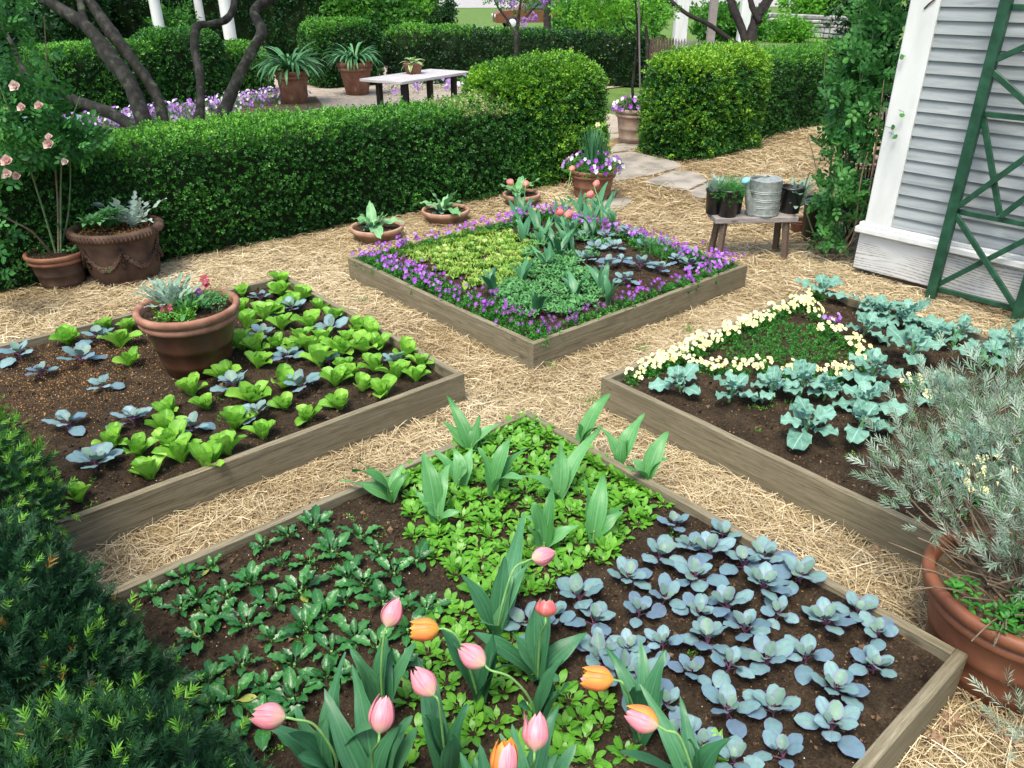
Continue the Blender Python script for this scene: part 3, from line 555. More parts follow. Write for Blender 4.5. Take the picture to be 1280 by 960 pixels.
def hedge(name, label, c, hx, hy, h, r=.16, rz=0, dens=2600, mat='box', seed=1, lump=.045, ls=1.0, group=None, lump_f=2.2, cat='hedge', parent=None, lit=0, pale=None, shoot=.0, litm='boxmid'):
    hz = h/2; area = 4*hx*hy+4*(hx+hy)*h; n = int(area*dens/5); Q, D = rbox(n, hx, hy, hz, r)
    keep = Q[:, 2] > .03; Q, D = Q[keep], D[keep]; n = len(Q)
    nz = wn(Q+seed*7, seed, lump_f); fz = wn(Q+seed*3, seed+5, 9.0)
    dep = RNG.exponential(.022, n); Q2 = Q+D*(lump*nz+.022*fz-dep+.012)[:, None]
    Q2 += D*(RNG.random(n) < shoot)[:, None]*RNG.uniform(.02, .07, n)[:, None]
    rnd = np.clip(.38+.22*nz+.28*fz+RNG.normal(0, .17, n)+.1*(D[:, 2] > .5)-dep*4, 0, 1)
    mb = MB(); R = frames(D+np.array([0, 0, .25]), tilt=.55, sc=RNG.uniform(.75, 1.3, n)*ls); mb.inst(TW, R, Q2, rnd, 0)
    if lit: # young yellow-green shoots, plus light from above painted into the upper leaves
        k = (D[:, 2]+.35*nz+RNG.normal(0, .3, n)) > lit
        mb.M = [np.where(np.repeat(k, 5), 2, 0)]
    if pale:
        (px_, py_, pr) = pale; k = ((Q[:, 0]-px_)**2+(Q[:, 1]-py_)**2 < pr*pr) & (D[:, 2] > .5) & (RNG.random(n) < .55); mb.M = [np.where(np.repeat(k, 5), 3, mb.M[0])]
    # dark shell for the inner twigs, shade between leaves put into its colour
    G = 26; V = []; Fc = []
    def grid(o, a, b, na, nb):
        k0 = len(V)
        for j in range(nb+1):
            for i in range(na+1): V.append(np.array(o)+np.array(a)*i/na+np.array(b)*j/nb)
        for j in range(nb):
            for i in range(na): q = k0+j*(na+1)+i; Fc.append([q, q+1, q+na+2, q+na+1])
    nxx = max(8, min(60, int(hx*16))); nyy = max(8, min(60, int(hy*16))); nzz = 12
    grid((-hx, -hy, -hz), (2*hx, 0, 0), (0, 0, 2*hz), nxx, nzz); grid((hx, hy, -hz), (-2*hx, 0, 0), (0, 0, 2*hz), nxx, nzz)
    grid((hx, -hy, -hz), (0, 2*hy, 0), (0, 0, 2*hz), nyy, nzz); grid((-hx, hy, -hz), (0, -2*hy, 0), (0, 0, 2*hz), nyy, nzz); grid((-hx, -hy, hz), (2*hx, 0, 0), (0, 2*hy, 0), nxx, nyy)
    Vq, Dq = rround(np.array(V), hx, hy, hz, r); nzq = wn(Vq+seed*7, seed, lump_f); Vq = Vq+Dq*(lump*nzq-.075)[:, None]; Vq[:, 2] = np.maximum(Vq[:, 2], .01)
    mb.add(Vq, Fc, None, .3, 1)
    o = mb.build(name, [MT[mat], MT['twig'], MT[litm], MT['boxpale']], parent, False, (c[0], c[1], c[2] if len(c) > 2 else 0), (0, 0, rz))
    if not parent: tag(o, label, cat, group)
    return o
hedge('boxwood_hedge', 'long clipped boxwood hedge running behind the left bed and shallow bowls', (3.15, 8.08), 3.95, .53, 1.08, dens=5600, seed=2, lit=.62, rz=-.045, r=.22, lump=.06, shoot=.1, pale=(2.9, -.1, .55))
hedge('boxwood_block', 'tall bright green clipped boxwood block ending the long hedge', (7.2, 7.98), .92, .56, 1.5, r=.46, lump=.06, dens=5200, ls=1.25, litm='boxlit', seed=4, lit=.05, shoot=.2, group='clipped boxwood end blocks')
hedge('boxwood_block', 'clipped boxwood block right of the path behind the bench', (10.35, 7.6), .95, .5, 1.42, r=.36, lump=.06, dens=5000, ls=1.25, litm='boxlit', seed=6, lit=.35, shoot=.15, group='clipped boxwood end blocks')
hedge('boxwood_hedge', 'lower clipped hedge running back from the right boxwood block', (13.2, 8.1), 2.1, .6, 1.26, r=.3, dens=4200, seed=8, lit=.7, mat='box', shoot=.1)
def far_hedge(label, b1, b2, topv, depth, seed, mat='box', r=.35, name='clipped_hedge', lit=.75, ls=1.7, dens=1700, extra=0, group='clipped hedges of the far garden'):
    a = P(*b1); b = P(*b2); h = hgt((a+b)/2, topv); d = (b-a); L = d.length+extra; rz = atan2(d.y, d.x); nrm = Vector((-d.y, d.x, 0)).normalized()
    if nrm.dot(Vector((FW[0], FW[1], 0))) < 0: nrm = -nrm
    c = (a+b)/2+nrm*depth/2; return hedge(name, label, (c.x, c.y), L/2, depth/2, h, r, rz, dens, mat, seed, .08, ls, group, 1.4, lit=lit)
far_hedge('dark clipped hedge with bright top behind the leaning tree trunks', (62, 148), (218, 131), 61, 1.6, 11)
far_hedge('raised square hedge block in front of the white columns', (207, 133), (300, 122), 37, 1.6, 12, r=.5, dens=1500)
far_hedge('low rounded hedge left of the strap-leaf pots', (306, 120), (352, 114), 55, 1.5, 13, r=.6)
far_hedge('bushy raised hedge block behind the strap-leaf pots', (404, 112), (487, 106), 28, 1.6, 14, r=.45)
far_hedge('long dark clipped hedge stretching behind the garden table', (482, 104), (806, 109), 39, 1.1, 15, mat='boxdark', lit=.8, dens=1500)
for i, (u0, v0, u1, v1, tv, sd_) in enumerate(((-160, 118, 150, 100, -260, 21), (60, 92, 420, 84, -120, 22))):
    a = P(u0, v0); b = P(u1, v1); far_hedge(['tall dark evergreen screen at the upper left', 'tall dark evergreen screen behind the white columns'][i], (u0, v0), (u1, v1), -70, 2.2, sd_, mat='treedk', name='evergreen_screen', r=.5, ls=3.2, dens=420, lit=1.6, group='evergreen screens behind the far garden')
# ------------------------------------------------------------------ loose crowns
def crown_pts(n, blobs, seed):
    r = np.random.default_rng(seed); B = np.array([b[:3] for b in blobs]); Rr = np.array([b[3:] for b in blobs]); k = r.choice(len(B), n, p=(Rr.prod(1)**.67)/((Rr.prod(1)**.67).sum()))
    d = r.normal(size=(n, 3)); d /= np.linalg.norm(d, axis=1)[:, None]; q = B[k]+d*Rr[k]*(r.random(n)**.35)[:, None]; q += .1*Rr[k]*r.normal(size=(n, 3))*.4; return q, d
def crown(name, parent, blobs, n, mat, ls, seed, lf=None, nleaf=5, loc=(0, 0, 0)):
    q, d = crown_pts(n, blobs, seed); f = wn(q, seed, 2.5/max(ls*12, .6)); keep = f > -.55; q, d, f = q[keep], d[keep], f[keep]
    tm = sprig(nleaf, ls*1.6, lf or quadleaf(ls, ls*.62, .12), 1.0, seed); mb = MB()
    mb.inst(tm, frames(d*.7+np.array([0, 0, -.1]), tilt=.8), q, np.clip(.45+.3*f+RNG.normal(0, .2, len(q)), 0, 1)); return mb.build(name, mat, parent, False, loc)
def shrub(label, base, blobs, n, mat, ls, seed, cat='shrub', name='shrub', group=None, stems=4, nleaf=5):
    t = thing(name, label, cat, (base[0], base[1], 0), 0, group); crown('foliage', t, blobs, n, MT[mat], ls, seed, nleaf=nleaf); mb = MB(); r = random.Random(seed)
    for i in range(stems):
        b = blobs[i % len(blobs)]; mb.tube([(r.uniform(-.1, .1), r.uniform(-.1, .1), 0), (b[0]*.4, b[1]*.4, b[2]*.5), (b[0], b[1], b[2])], [.03, .02, .008], 6)
    mb.build('stem', MT['barkdk'], t); return t
# white pergola columns at the upper left
for i, (u, vb, w_, lb) in enumerate(((212, 100, 13, 'leftmost white round column behind the hedge block'), (263, 93, 10, 'slim grey-white column between the two others'), (296, 97, 15, 'rightmost white column behind the leaning tree'))):
    g = P(u, vb); r = w_/2*((g-Vector(CAM)).dot(Vector(FW)))/F_PX; t = thing('column', lb, 'column', g, 0, 'white columns behind the hedges')
    mb = MB(); mb.lathe([(r*1.0, .25), (r*1.0, 1.5), (r*.9, 3.6)], 24); mb.build('shaft', MT['white'], t)
    mb = MB(); mb.box((0, 0, .07), (r*1.5, r*1.5, .07), None, 0, .01); mb.lathe([(r*1.4, .14), (r*1.35, .22), (r*1.02, .26)], 24); mb.build('base', MT['white'], t, False)
    mb = MB(); mb.lathe([(r*.92, 3.55), (r*1.2, 3.64), (r*1.25, 3.7)], 24); mb.box((0, 0, 3.74), (r*1.4, r*1.4, .045), None, 0, .01); mb.build('capital', MT['white'], t, False)
# greenery closing the view at the back
def bush(label, u, vb, w_px, topv, mat, seed, ls=.16, n=1500, nb=6, group='shrubs closing the far garden'):
    g = P(u, vb); dep = (g-Vector(CAM)).dot(Vector(FW)); w = w_px*dep/F_PX/2; h = hgt(g, topv); r = random.Random(seed)
    bl = [(r.uniform(-.6, .6)*w*(1 if k else 0), r.uniform(-.5, .5)*w, h*r.uniform(.25, .8), w*r.uniform(.45, .7), w*.6, h*r.uniform(.22, .36)) for k in range(nb)]+[(0, 0, h*.35, w, w*.8, h*.36), (0, 0, h*.7, w*.7, w*.6, h*.3)]
    return shrub(label, g, bl, n, mat, ls, seed, group=group)
bush('mid green leafy shrub above the raised hedge block', 462, 80, 130, -40, 'tree', 31, n=2600)
bush('bright green shrub left of the dark cypress', 515, 78, 90, -40, 'treelt', 32, n=1700)
bush('narrow dark green cypress beside the lawn gap', 553, 80, 42, -60, 'treedk', 33, .1, 3200)
bush('green shrub behind the lilac tree', 722, 66, 80, 2, 'tree', 34, n=1700)
bush('dense green shrub behind the potted tree', 790, 62, 90, -30, 'tree', 35, n=1900)
bush('shadowy shrub between the pergola posts', 905, 62, 90, 10, 'tree', 36, n=1500)
bush('dark shrub at the far left behind the roses', 20, 110, 160, -60, 'treedk', 37, n=3000)
bush('green shrub between the columns and the evergreen screen', 236, 96, 60, 0, 'tree', 38, n=1200)
bush('small green shrub beyond the picket fence', 985, 52, 60, 22, 'treelt', 39, .14, 700)
bush('green shrub above the far stone wall', 1050, 22, 120, -30, 'treelt', 40, .3, 1500)
bush('sprawling green shrub behind the picket fence', 1075, 95, 90, 45, 'tree', 41, .1, 1300)
# far street, drive, lawn kerb
sheet('street', [P(300, 11)[:2], P(1100, 8)[:2], P(1100, -2)[:2], P(300, -1)[:2]], .01, MT['asph'])
sheet('driveway', [P(560, 36)[:2], P(615, 37)[:2], P(620, 34)[:2], P(560, 32)[:2]], .012, MT['asph'])
# trees beyond the street so that no empty horizon shows
for i, (u, v, s_) in enumerate(((420, -6, 1), (560, -9, 1.2), (680, -8, 1), (800, -6, 1.1), (930, -7, 1.2), (1060, -5, 1))):
    g = P(u, v); t = thing('street_tree', ['far tree beyond the street, above the strap-leaf pots', 'far tree across the street behind the cypress', 'far tree across the street behind the brown car', 'far tree behind the potted tree', 'far tree behind the dark many-stemmed tree', 'far tree behind the climbing rose'][i], 'tree', g, 0, 'trees across the street')
    mb = MB(); mb.tube([(0, 0, 0), (.1, 0, 2.5), (0, .1, 5)], [.35, .28, .15], 8); mb.build('trunk', MT['barkdk'], t)
    crown('crown', t, [(0, 0, 6, 4.5, 4.5, 3.5), (2, 1, 4, 3, 3, 2), (-2, -1, 4.4, 3, 3, 2.2)], 1500, MT['tree'], .42, 60+i)
# brown car parked beyond the long hedge
g = P(668, 36); t = thing('parked_car', 'rusty brown estate car parked on the far lawn', 'car', (g.x, g.y, 0), -YAW+radians(8))
MT['car'] = plain('brown_car_paint', [(.13, .05, .025), (.17, .065, .035)], 3, .5, .2, 0); MT['glass'] = plain('car_glass', [(.03, .04, .045), (.05, .06, .065)], 2, .1, .6, 0); MT['rubber'] = plain('rubber', [(.012, .012, .012), (.02, .02, .02)], 9, .7)
mb = MB(); prof = [(-2.2, .35), (-2.25, .75), (-1.9, .92), (-.95, 1.0), (-.5, 1.42), (1.3, 1.45), (1.95, 1.0), (2.2, .92), (2.22, .35)]
def extr(mb, prof, w, taper=.82, zt=1.0, mat=0):
    n = len(prof); a = [(x, -w*(taper if z > zt+.05 else 1), z) for x, z in prof]; b = [(x, w*(taper if z > zt+.05 else 1), z) for x, z in prof]
    mb.add(a+b, [[i, (i+1) % n, n+(i+1) % n, n+i] for i in range(n)], None, .5, mat); mb.add(a, [list(range(n))], None, .5, mat); mb.add(b, [list(range(n))[::-1]], None, .5, mat)
extr(mb, prof, .85); mb.build('body', MT['car'], t, False)
mb = MB(); extr(mb, [(-.85, 1.04), (-.48, 1.36), (1.22, 1.38), (1.72, 1.04)], .875, .84, .99); mb.build('window', MT['glass'], t, False)
for sx in (-1.35, 1.4):
    for sy in (-1, 1):
        mb = MB(); mb.lathe([(.02, -.1), (.33, -.1), (.34, 0), (.33, .1), (.02, .1)], 24); o = mb.build('wheel', MT['rubber'], t, True, (sx, sy*.78, .34), (pi/2, 0, 0))
        mb = MB(); mb.lathe([(.0, -.115), (.2, -.112), (.22, -.09)], 20); mb.lathe([(.0, .115), (.2, .112), (.22, .09)], 20); mb.build('rim', MT['white'], o)
for sy in (-.6, .6): mb = MB(); mb.lathe([(0, .03), (.09, .02), (.1, -.02)], 16); mb.build('headlight', MT['white'], t, True, (-2.26, sy, .68), (0, -pi/2, 0))
# ------------------------------------------------------------------ trees with limbs seen through
def limb_tree(name, label, base, limbs, crowns, mat, ls, seed, bark='bark', n=1500, group=None, nleaf=5):
    t = thing(name, label, 'tree', base, 0, group)
    for i, (pts, rad) in enumerate(limbs):
        mb = MB(); pp = []; rr = []
        pts = [Vector(p)-Vector(base) for p in pts]
        for k in range(len(pts)-1):
            p0 = pts[max(k-1, 0)]; p1 = pts[k]; p2 = pts[k+1]; p3 = pts[min(k+2, len(pts)-1)]
            for s_ in range(6):
                q = s_/6; pp.append(.5*((2*p1)+(p2-p0)*q+(2*p0-5*p1+4*p2-p3)*q*q+(3*p1-p0-3*p2+p3)*q**3)); rr.append((rad[k]*(1-q)+rad[k+1]*q)*(1+.08*random.uniform(-1, 1)))
        pp.append(pts[-1]); rr.append(rad[-1]); mb.tube(pp, rr, 10); mb.build('trunk' if i == 0 else 'limb', MT[bark], t)
    if crowns: crown('crown', t, [(c[0]-base[0], c[1]-base[1], c[2], *c[3:]) for c in crowns], n, MT[mat], ls, seed, nleaf=nleaf)
    return t
def L(yd, pts, w):   # limb traced at a plane y=yd + offsets, widths in photo pixels
    out = []; rad = []
    for k, (u, v) in enumerate(pts):
        q = PD(u, v, yd+(.0 if k == 0 else .12*k)); out.append(q); rad.append(w[k]*yd/F_PX/2*.8)
    return out, rad
D1 = 12.2; b1 = PD(188, 172, D1); b1g = Vector((b1.x, b1.y, 0))
def withroot(l, g): return [Vector((g.x+.0, g.y, 0))]+l[0], [l[1][0]*1.25]+l[1]
limb_tree('crabapple_tree', 'leaning many-stemmed tree with rough grey bark at the left behind the hedge', b1g, [
    withroot(L(D1, [(186, 172), (165, 110), (140, 75), (110, 35), (70, 8), (20, -25), (-30, -60)], [24, 24, 26, 21, 18, 15, 10]), b1g),
    withroot(L(D1+.3, [(208, 172), (196, 120), (160, 68), (140, 42), (118, 10), (95, -30)], [17, 17, 18, 22, 16, 12]), b1g+Vector((.3, 0, 0))),
    withroot(L(D1-.3, [(178, 172), (145, 145), (100, 128), (65, 112), (35, 98), (0, 78), (-50, 40)], [16, 20, 17, 14, 12, 9, 6]), b1g+Vector((-.2, 0, 0))),
    L(D1+.6, [(112, 40), (103, 15), (98, -30)], [10, 12, 10]),
    L(D1+.2, [(60, 118), (30, 88), (15, 55), (-5, 20)], [9, 8, 7, 5])],
    [(1.5, 12, 5.2, 2.2, 2, 1.2), (4.0, 13, 5.6, 2.2, 2, 1.0), (-.6, 10.5, 4.6, 1.5, 1.5, .9)], 'tree', .09, 71, n=2200)
D2 = 13.6; b2 = PD(268, 172, D2); b2g = Vector((b2.x, b2.y, 0))
limb_tree('crabapple_tree', 'two-stemmed crooked tree in front of the violet flower border', b2g, [
    withroot(L(D2, [(244, 166), (250, 140), (250, 95), (243, 60), (246, 34), (262, 30), (280, 26), (291, 12), (294, -20)], [26, 14, 14, 13, 14, 10, 12, 11, 9]), b2g+Vector((-.25, .1, 0))),
    withroot(L(D2-.2, [(274, 166), (284, 130), (300, 92), (320, 55), (327, 38), (318, 14), (340, -4), (370, -30)], [30, 19, 17, 16, 17, 15, 16, 12]), b2g+Vector((.05, -.1, 0)))],
    [(6, 15, 5.8, 1.8, 1.8, 1.0), (7.6, 15, 6.0, 1.8, 1.8, .9)], 'tree', .09, 72, n=1600)
D3 = 17.0; q = PD(940, 66, D3); b3 = Vector((q.x, q.y, 0))
limb_tree('dark_tree', 'dark many-stemmed tree with a low bowed branch behind the right boxwood block', b3, [
    withroot(L(D3, [(938, 60), (940, 38), (948, 18), (960, 0), (975, -30)], [18, 15, 16, 16, 12]), b3),
    L(D3, [(936, 62), (925, 30), (915, 6), (910, -25)], [14, 12, 14, 10]),
    L(D3-.2, [(925, 58), (905, 44), (885, 30), (860, 18), (840, 2), (825, -20)], [8, 7, 7, 6, 6, 5]),
    L(D3, [(950, 28), (940, 8), (935, -20)], [8, 9, 7]), L(D3+.1, [(945, 20), (958, 12), (968, -10)], [5, 4, 3])],
    [(b3.x-1, b3.y, 4.4, 2, 1.6, .7), (b3.x+1.5, b3.y+1, 4.8, 2, 2, .8)], 'tree', .1, 73, 'barkdk', 1500)
D4 = 21.0; q = PD(685, 60, D4); b4 = Vector((q.x, q.y, 0))
limb_tree('dark_tree', 'slim dark trunk rising between the lilac and the light maple leaves', b4, [withroot(L(D4, [(687, 60), (684, 30), (684, 0), (680, -40)], [14, 12, 11, 9]), b4)], [(b4.x, b4.y, 5.0, 2, 2, 1.2), (b4.x+1.3, b4.y-.5, 3.7, 1.6, 1.2, .7)], 'tree', .12, 74, 'barkdk', 1300)
# lilac standard with violet flower heads
D5 = 15.5; q = PD(646, 66, D5); b5 = Vector((q.x, q.y, 0))
t = limb_tree('lilac_tree', 'small lilac tree with pale trunk and violet flower heads behind the boxwood block', b5, [withroot(L(D5, [(645, 64), (646, 40), (648, 22), (652, -6)], [7, 6, 5, 3]), b5), L(D5, [(645, 50), (636, 28), (622, 8), (612, -14)], [4, 4, 3, 2]), L(D5, [(647, 34), (662, 16), (680, -2)], [3, 3, 2])],
    [tuple(PD(u, v, D5))+(.32, .4, .22) for u, v in ((628, 0), (650, 0), (676, 4), (640, -14), (665, -16), (690, -4))], 'tree', .05, 75, n=300)
PET = None
def blossom_head(parent, c, r, n, mat, ls=.018):
    d = RNG.normal(size=(n, 3)); d /= np.linalg.norm(d, axis=1)[:, None]; mb = MB(); mb.inst(sprig(4, .01, quadleaf(ls, ls*.8, .1), 1.2, 3), frames(d, tilt=.5), d*np.array(r)*(RNG.random(n)**.3)[:, None]); return mb.build('flower_head', MT[mat], parent, False, c)
for u, v in ((641, 4), (655, 29), (680, 1), (667, 22), (628, -2)):
    q = PD(u, v, D5-.2)-b5; blossom_head(t, q, (.07, .07, .11), 40, 'flil', .03)
# hanging light green maple foliage top centre
D6 = 14.8; q = PD(812, 96, D6+1.5); b6 = Vector((q.x, q.y, 0))
t = limb_tree('maple_tree', 'young maple with bright green leaves hanging over the dark hedge', b6, [withroot(L(D6+1.5, [(808, 40), (800, 10), (790, -20)], [5, 4, 3]), b6)],
    [tuple(PD(u, v, D6))+(rx, .5, rz_) for u, v, rx, rz_ in ((752, 2, .45, .14), (775, 12, .4, .14), (800, 2, .5, .2), (740, -10, .5, .2), (822, 16, .3, .2), (770, -22, .8, .3), (765, 22, .22, .12), (735, 22, .2, .2), (715, 8, .3, .2))], 'treelt', .085, 76, n=520)
# pergola posts behind the right block
for i, (u, vb, w_) in enumerate(((846, 86, 15), (885, 78, 9), (925, 70, 12))):
    g = P(u, vb); r = w_/2*((g-Vector(CAM)).dot(Vector(FW)))/F_PX; t = thing('pergola_post', ['thick white pergola post left of the right boxwood block', 'thin white pergola post with dark side', 'white pergola post behind the dark tree'][i], 'post', g, -YAW, 'white pergola posts')
    mb = MB(); mb.box((0, 0, 1.6), (r, r, 1.6), None, 0, .01); mb.build('shaft', MT['grey_wood' if i == 1 else 'white'], t, False); mb = MB(); mb.box((0, 0, .12), (r*1.25, r*1.25, .12), None, 0, .01); mb.build('plinth', MT['white'], t, False)
# rails of a garden fence + picket fence
t = thing('picket_fence', 'weathered grey picket fence beyond the hedges on the right', 'fence', (0, 0, 0)); fa = P(808, 108); fb = P(1140, 158); n = 74; hh = 1.15
d = (fb-fa)/n; ang = atan2(d.y, d.x); r3 = Matrix.Rotation(ang, 3, 'Z')
for i in range(n):
    c = fa+d*(i+.5); mb = MB(); w_ = .032; h_ = hh+.02*random.uniform(-1, 1)
    V = [(-w_, -.009, 0), (w_, -.009, 0), (w_, -.009, h_-.07), (0, -.009, h_), (-w_, -.009, h_-.07)]; V += [(x, .009, z) for x, _, z in V]
    mb.add(V, [[0, 1, 6, 5], [1, 2, 7, 6], [2, 3, 8, 7], [3, 4, 9, 8], [4, 0, 5, 9]], None, .5); mb.add(V, [[0, 4, 3, 2, 1], [5, 6, 7, 8, 9]], None, .5)
    mb.build('picket', MT['grey_wood' if i > 8 else 'stump'], t, False, c, (0, 0, ang))
for z in (.3, .88): mb = MB(); mb.box((0, 0, 0), ((fb-fa).length/2, .02, .04)); c = (fa+fb)/2+Vector((sin(ang), -cos(ang), 0))*-.035; mb.build('rail', MT['grey_wood'], t, False, (c.x, c.y, z), (0, 0, ang))
# far dry stone wall
a = P(955, 42); b = P(1090, 52); d = b-a; ang = atan2(d.y, d.x); hw = hgt((a+b)/2, 22); mb = MB(); Lw = d.length; rr = random.Random(5); z = 0
while z < hw:
    rh = rr.uniform(.14, .24); x = -Lw/2
    while x < Lw/2:
        l_ = rr.uniform(.25, .6); mb.box((x+l_/2, rr.uniform(-.04, .04), z+rh/2), (l_/2-.012, .22, rh/2-.012), None, 0, .03); x += l_
    z += rh
mb.box((0, .05, hw/2), (Lw/2, .15, hw/2-.03), None, 0)
c = (a+b)/2; tag(mb.build('stone_wall', plain('field_stone', [(.18, .17, .16), (.3, .29, .28), (.42, .41, .4)], 2.5, .9, .2, .6, .02, useattr=.35), None, False, c, (0, 0, ang)), 'low dry stone wall of pale grey stones across the far lawn', 'wall')
# ------------------------------------------------------------------ the clapboard house
HX = 6.7; HY = 3.08; t = thing('clapboard_house', 'pale grey clapboard house with white corner board at the right', 'house', (HX, HY, 0)); HW = 8.0; HH = 4.2
mb = MB(); mb.box((1.55, -HW/2, HH/2+.2), (1.5, HW/2-.03, HH/2-.2)); mb.build('wall', MT['siding'], t, False)
mb = MB(); z0 = .50; ex = .094; k = 0
while z0+k*ex < HH:
    z = z0+k*ex; y1 = -.225; y0 = -HW; th = .016
    for (ya, yb) in ((y0, y1),):
        V = [(-.017, ya, z), (-.017, yb, z), (.006, yb, z+ex+.01), (.006, ya, z+ex+.01), (.006, ya, z+.004), (.006, yb, z+.004)]
        mb.add(V, [[0, 1, 2, 3][::-1], [4, 5, 1, 0][::-1]], None, random.random())
    k += 1
mb.build('siding', MT['siding'], t, False)
mb = MB(); mb.box((-.008, -.113, HH/2+.24), (.024, .112, HH/2-.24), None, 0, .003); mb.build('corner_board', MT['white'], t, False)
mb = MB(); mb.box((.14, .012, HH/2+.24), (.125, .012, HH/2-.24), None, 0, .003); mb.build('side_corner_board', MT['white'], t, False)
mb = MB(); mb.box((.0, -HW/2+.03, .245), (.03, HW/2, .165), None, 0, .004); mb.build('skirt_board', MT['skirt'], t, False)
mb = MB(); mb.box((-.022, -HW/2+.045, .435), (.06, HW/2+.015, .026), None, 0, .008); mb.box((-.008, -HW/2+.045, .478), (.035, HW/2, .017), None, 0, .006); mb.build('water_table_ledge', MT['white'], t, False)
mb = MB(); mb.box((.06, -HW/2-.06, .04), (.04, HW/2-.1, .042), None, 0, .004); mb.build('foundation_beam', MT['stump'], t, False)
mb = MB(); mb.box((1.35, -HW/2-.01, HH+.9), (1.9, HW/2+.3, .06), np.array([[cos(-.5), 0, sin(-.5)], [0, 1, 0], [-sin(-.5), 0, cos(-.5)]])); mb.build('roof', MT['barkdk'], t, False)
mb = MB(); q = PX(1163, 0, HX-.03)-Vector((HX, HY, 0)); mb.tube([q+Vector((0, .02, .06)), q+Vector((-.01, -.03, .05)), q+Vector((-.012, -.04, .01)), q+Vector((-.01, .0, -.025)), q+Vector((-.006, .03, -.06))], [.006]*5, 6); mb.build('hook', MT['rust'], t)
# ------------------------------------------------------------------ green trellis
tx = 6.56; ty0 = 2.35; ty1 = 1.70; t = thing('trellis', 'dark green chinoiserie trellis panel leaning by the grey clapboards', 'trellis', (tx, ty0, 0))
def bar(y0, z0, y1, z1, w=.035, dth=.014, off=0, name='slat'):
    mb = MB(); L_ = sqrt((y1-y0)**2+(z1-z0)**2)/2; mb.box((0, 0, 0), (L_, dth, w/2), None, 0, .003); a_ = atan2(z1-z0, y0-y1)
    o = bpy.data.objects.new(name, mb.mesh(name, MT['green'], False)); COL.objects.link(o); o.parent = t
    o.matrix_local = Matrix.Translation((off, (y0+y1)/2-ty0, (z0+z1)/2))@Matrix.Rotation(-pi/2, 4, 'Z')@Matrix.Rotation(-a_, 4, 'Y'); return o
bar(ty0, 0.0, ty0, 3.2, .075, .03, -.02, 'post'); bar(ty1, 0.0, ty1, 3.2, .075, .03, -.02, 'post')
for z in (.12, .76, 1.49, 2.2): bar(ty0-.04, z, ty1+.04, z, .04, .012, 0, 'rail')
ym = (ty0+ty1)/2; A, B = ty0-.03, ty1+.03
for (a, z0, b, z1, of) in ((A, .74, B, .14, -.03), (A, .16, B, .72, .006), (A, .80, B+.02, 1.47, -.03), (A+.0, 1.47, ym-.0, .79, .006), (ym-.02, .79, B, 1.15, -.03), (A, 1.78, B+.2, 1.52, -.03), (A, 1.86, B, 2.2, -.03), (B, 1.5, A-.25, 2.2, .006)):
    bar(a, z0, b, z1, .042, .012, of)
# ------------------------------------------------------------------ bench
bl = P(889, 262, .43); br = P(993, 266, .43); fl = P(897, 273, .43); dirb = (P(996, 271, .43)-fl); dirb.z = 0; Lb = dirb.length; ang = atan2(dirb.y, dirb.x); nb_ = Vector((-sin(ang), cos(ang), 0)); bc = fl+dirb/2+nb_*.13; bc.z = 0
t = thing('garden_bench', 'small weathered wooden bench carrying black pots and the watering can', 'bench', bc, ang)
mb = MB(); mb.box((0, 0, .405), (Lb/2+.02, .14, .026), None, 0, .006); mb.build('seat', MT['grey_wood'], t, False)
for sx in (-1, 1):
    for sy in (-1, 1):
        mb = MB(); x = sx*(Lb/2-.08); mb.tube([(x, sy*.09, .392), (x+sx*.03, sy*.13, -.01)], [.036, .032], 4, 0, .5); mb.build('leg', MT['stump'], t, False)
def on_bench(x, y): q = Vector((x*cos(ang)-y*sin(ang), x*sin(ang)+y*cos(ang), 0))+bc; q.z = .431; return q
# ------------------------------------------------------------------ pots
def pot_profile(R, H, base=.68, rim=.13, roll=True, bands=True):
    rb = R*base; p = [(rb*.2, 0), (rb*.96, 0), (rb, .012*H)]
    body = lambda z: rb+(R*.9-rb)*(z/(H*(1-rim)))
    if bands: p += [(body(.14*H), .14*H), (body(.15*H)+.012*R, .155*H), (body(.17*H)+.002, .175*H), (body(.19*H)+.014*R, .195*H), (body(.21*H), .215*H)]
    if bands: p += [(body(.42*H), .42*H), (body(.43*H)+.014*R, .432*H), (body(.45*H)+.002, .452*H), (body(.47*H)+.014*R, .472*H), (body(.49*H), .49*H)]
    z0 = H*(1-rim*2.0); p += [(body(z0), z0), (R*.93, z0+.006*H), (R*.955, z0+.04*H), (R*.955, z0+rim*.75*H), (R*.925, z0+rim*.8*H), (R*.93, z0+rim*.95*H), (R*.975, H*(1-rim)+.0*H), (R*1.0, H*(1-rim*.7)), (R*1.01, H*(1-rim*.4)), (R*.995, H*(1-rim*.1)), (R*.96, H), (R*.9, H*(1-.01)), (R*.875, H*(1-.035)), (R*.86, H*(1-rim)), (R*.84, H*.8), (R*.8, H*.6)]
    return p
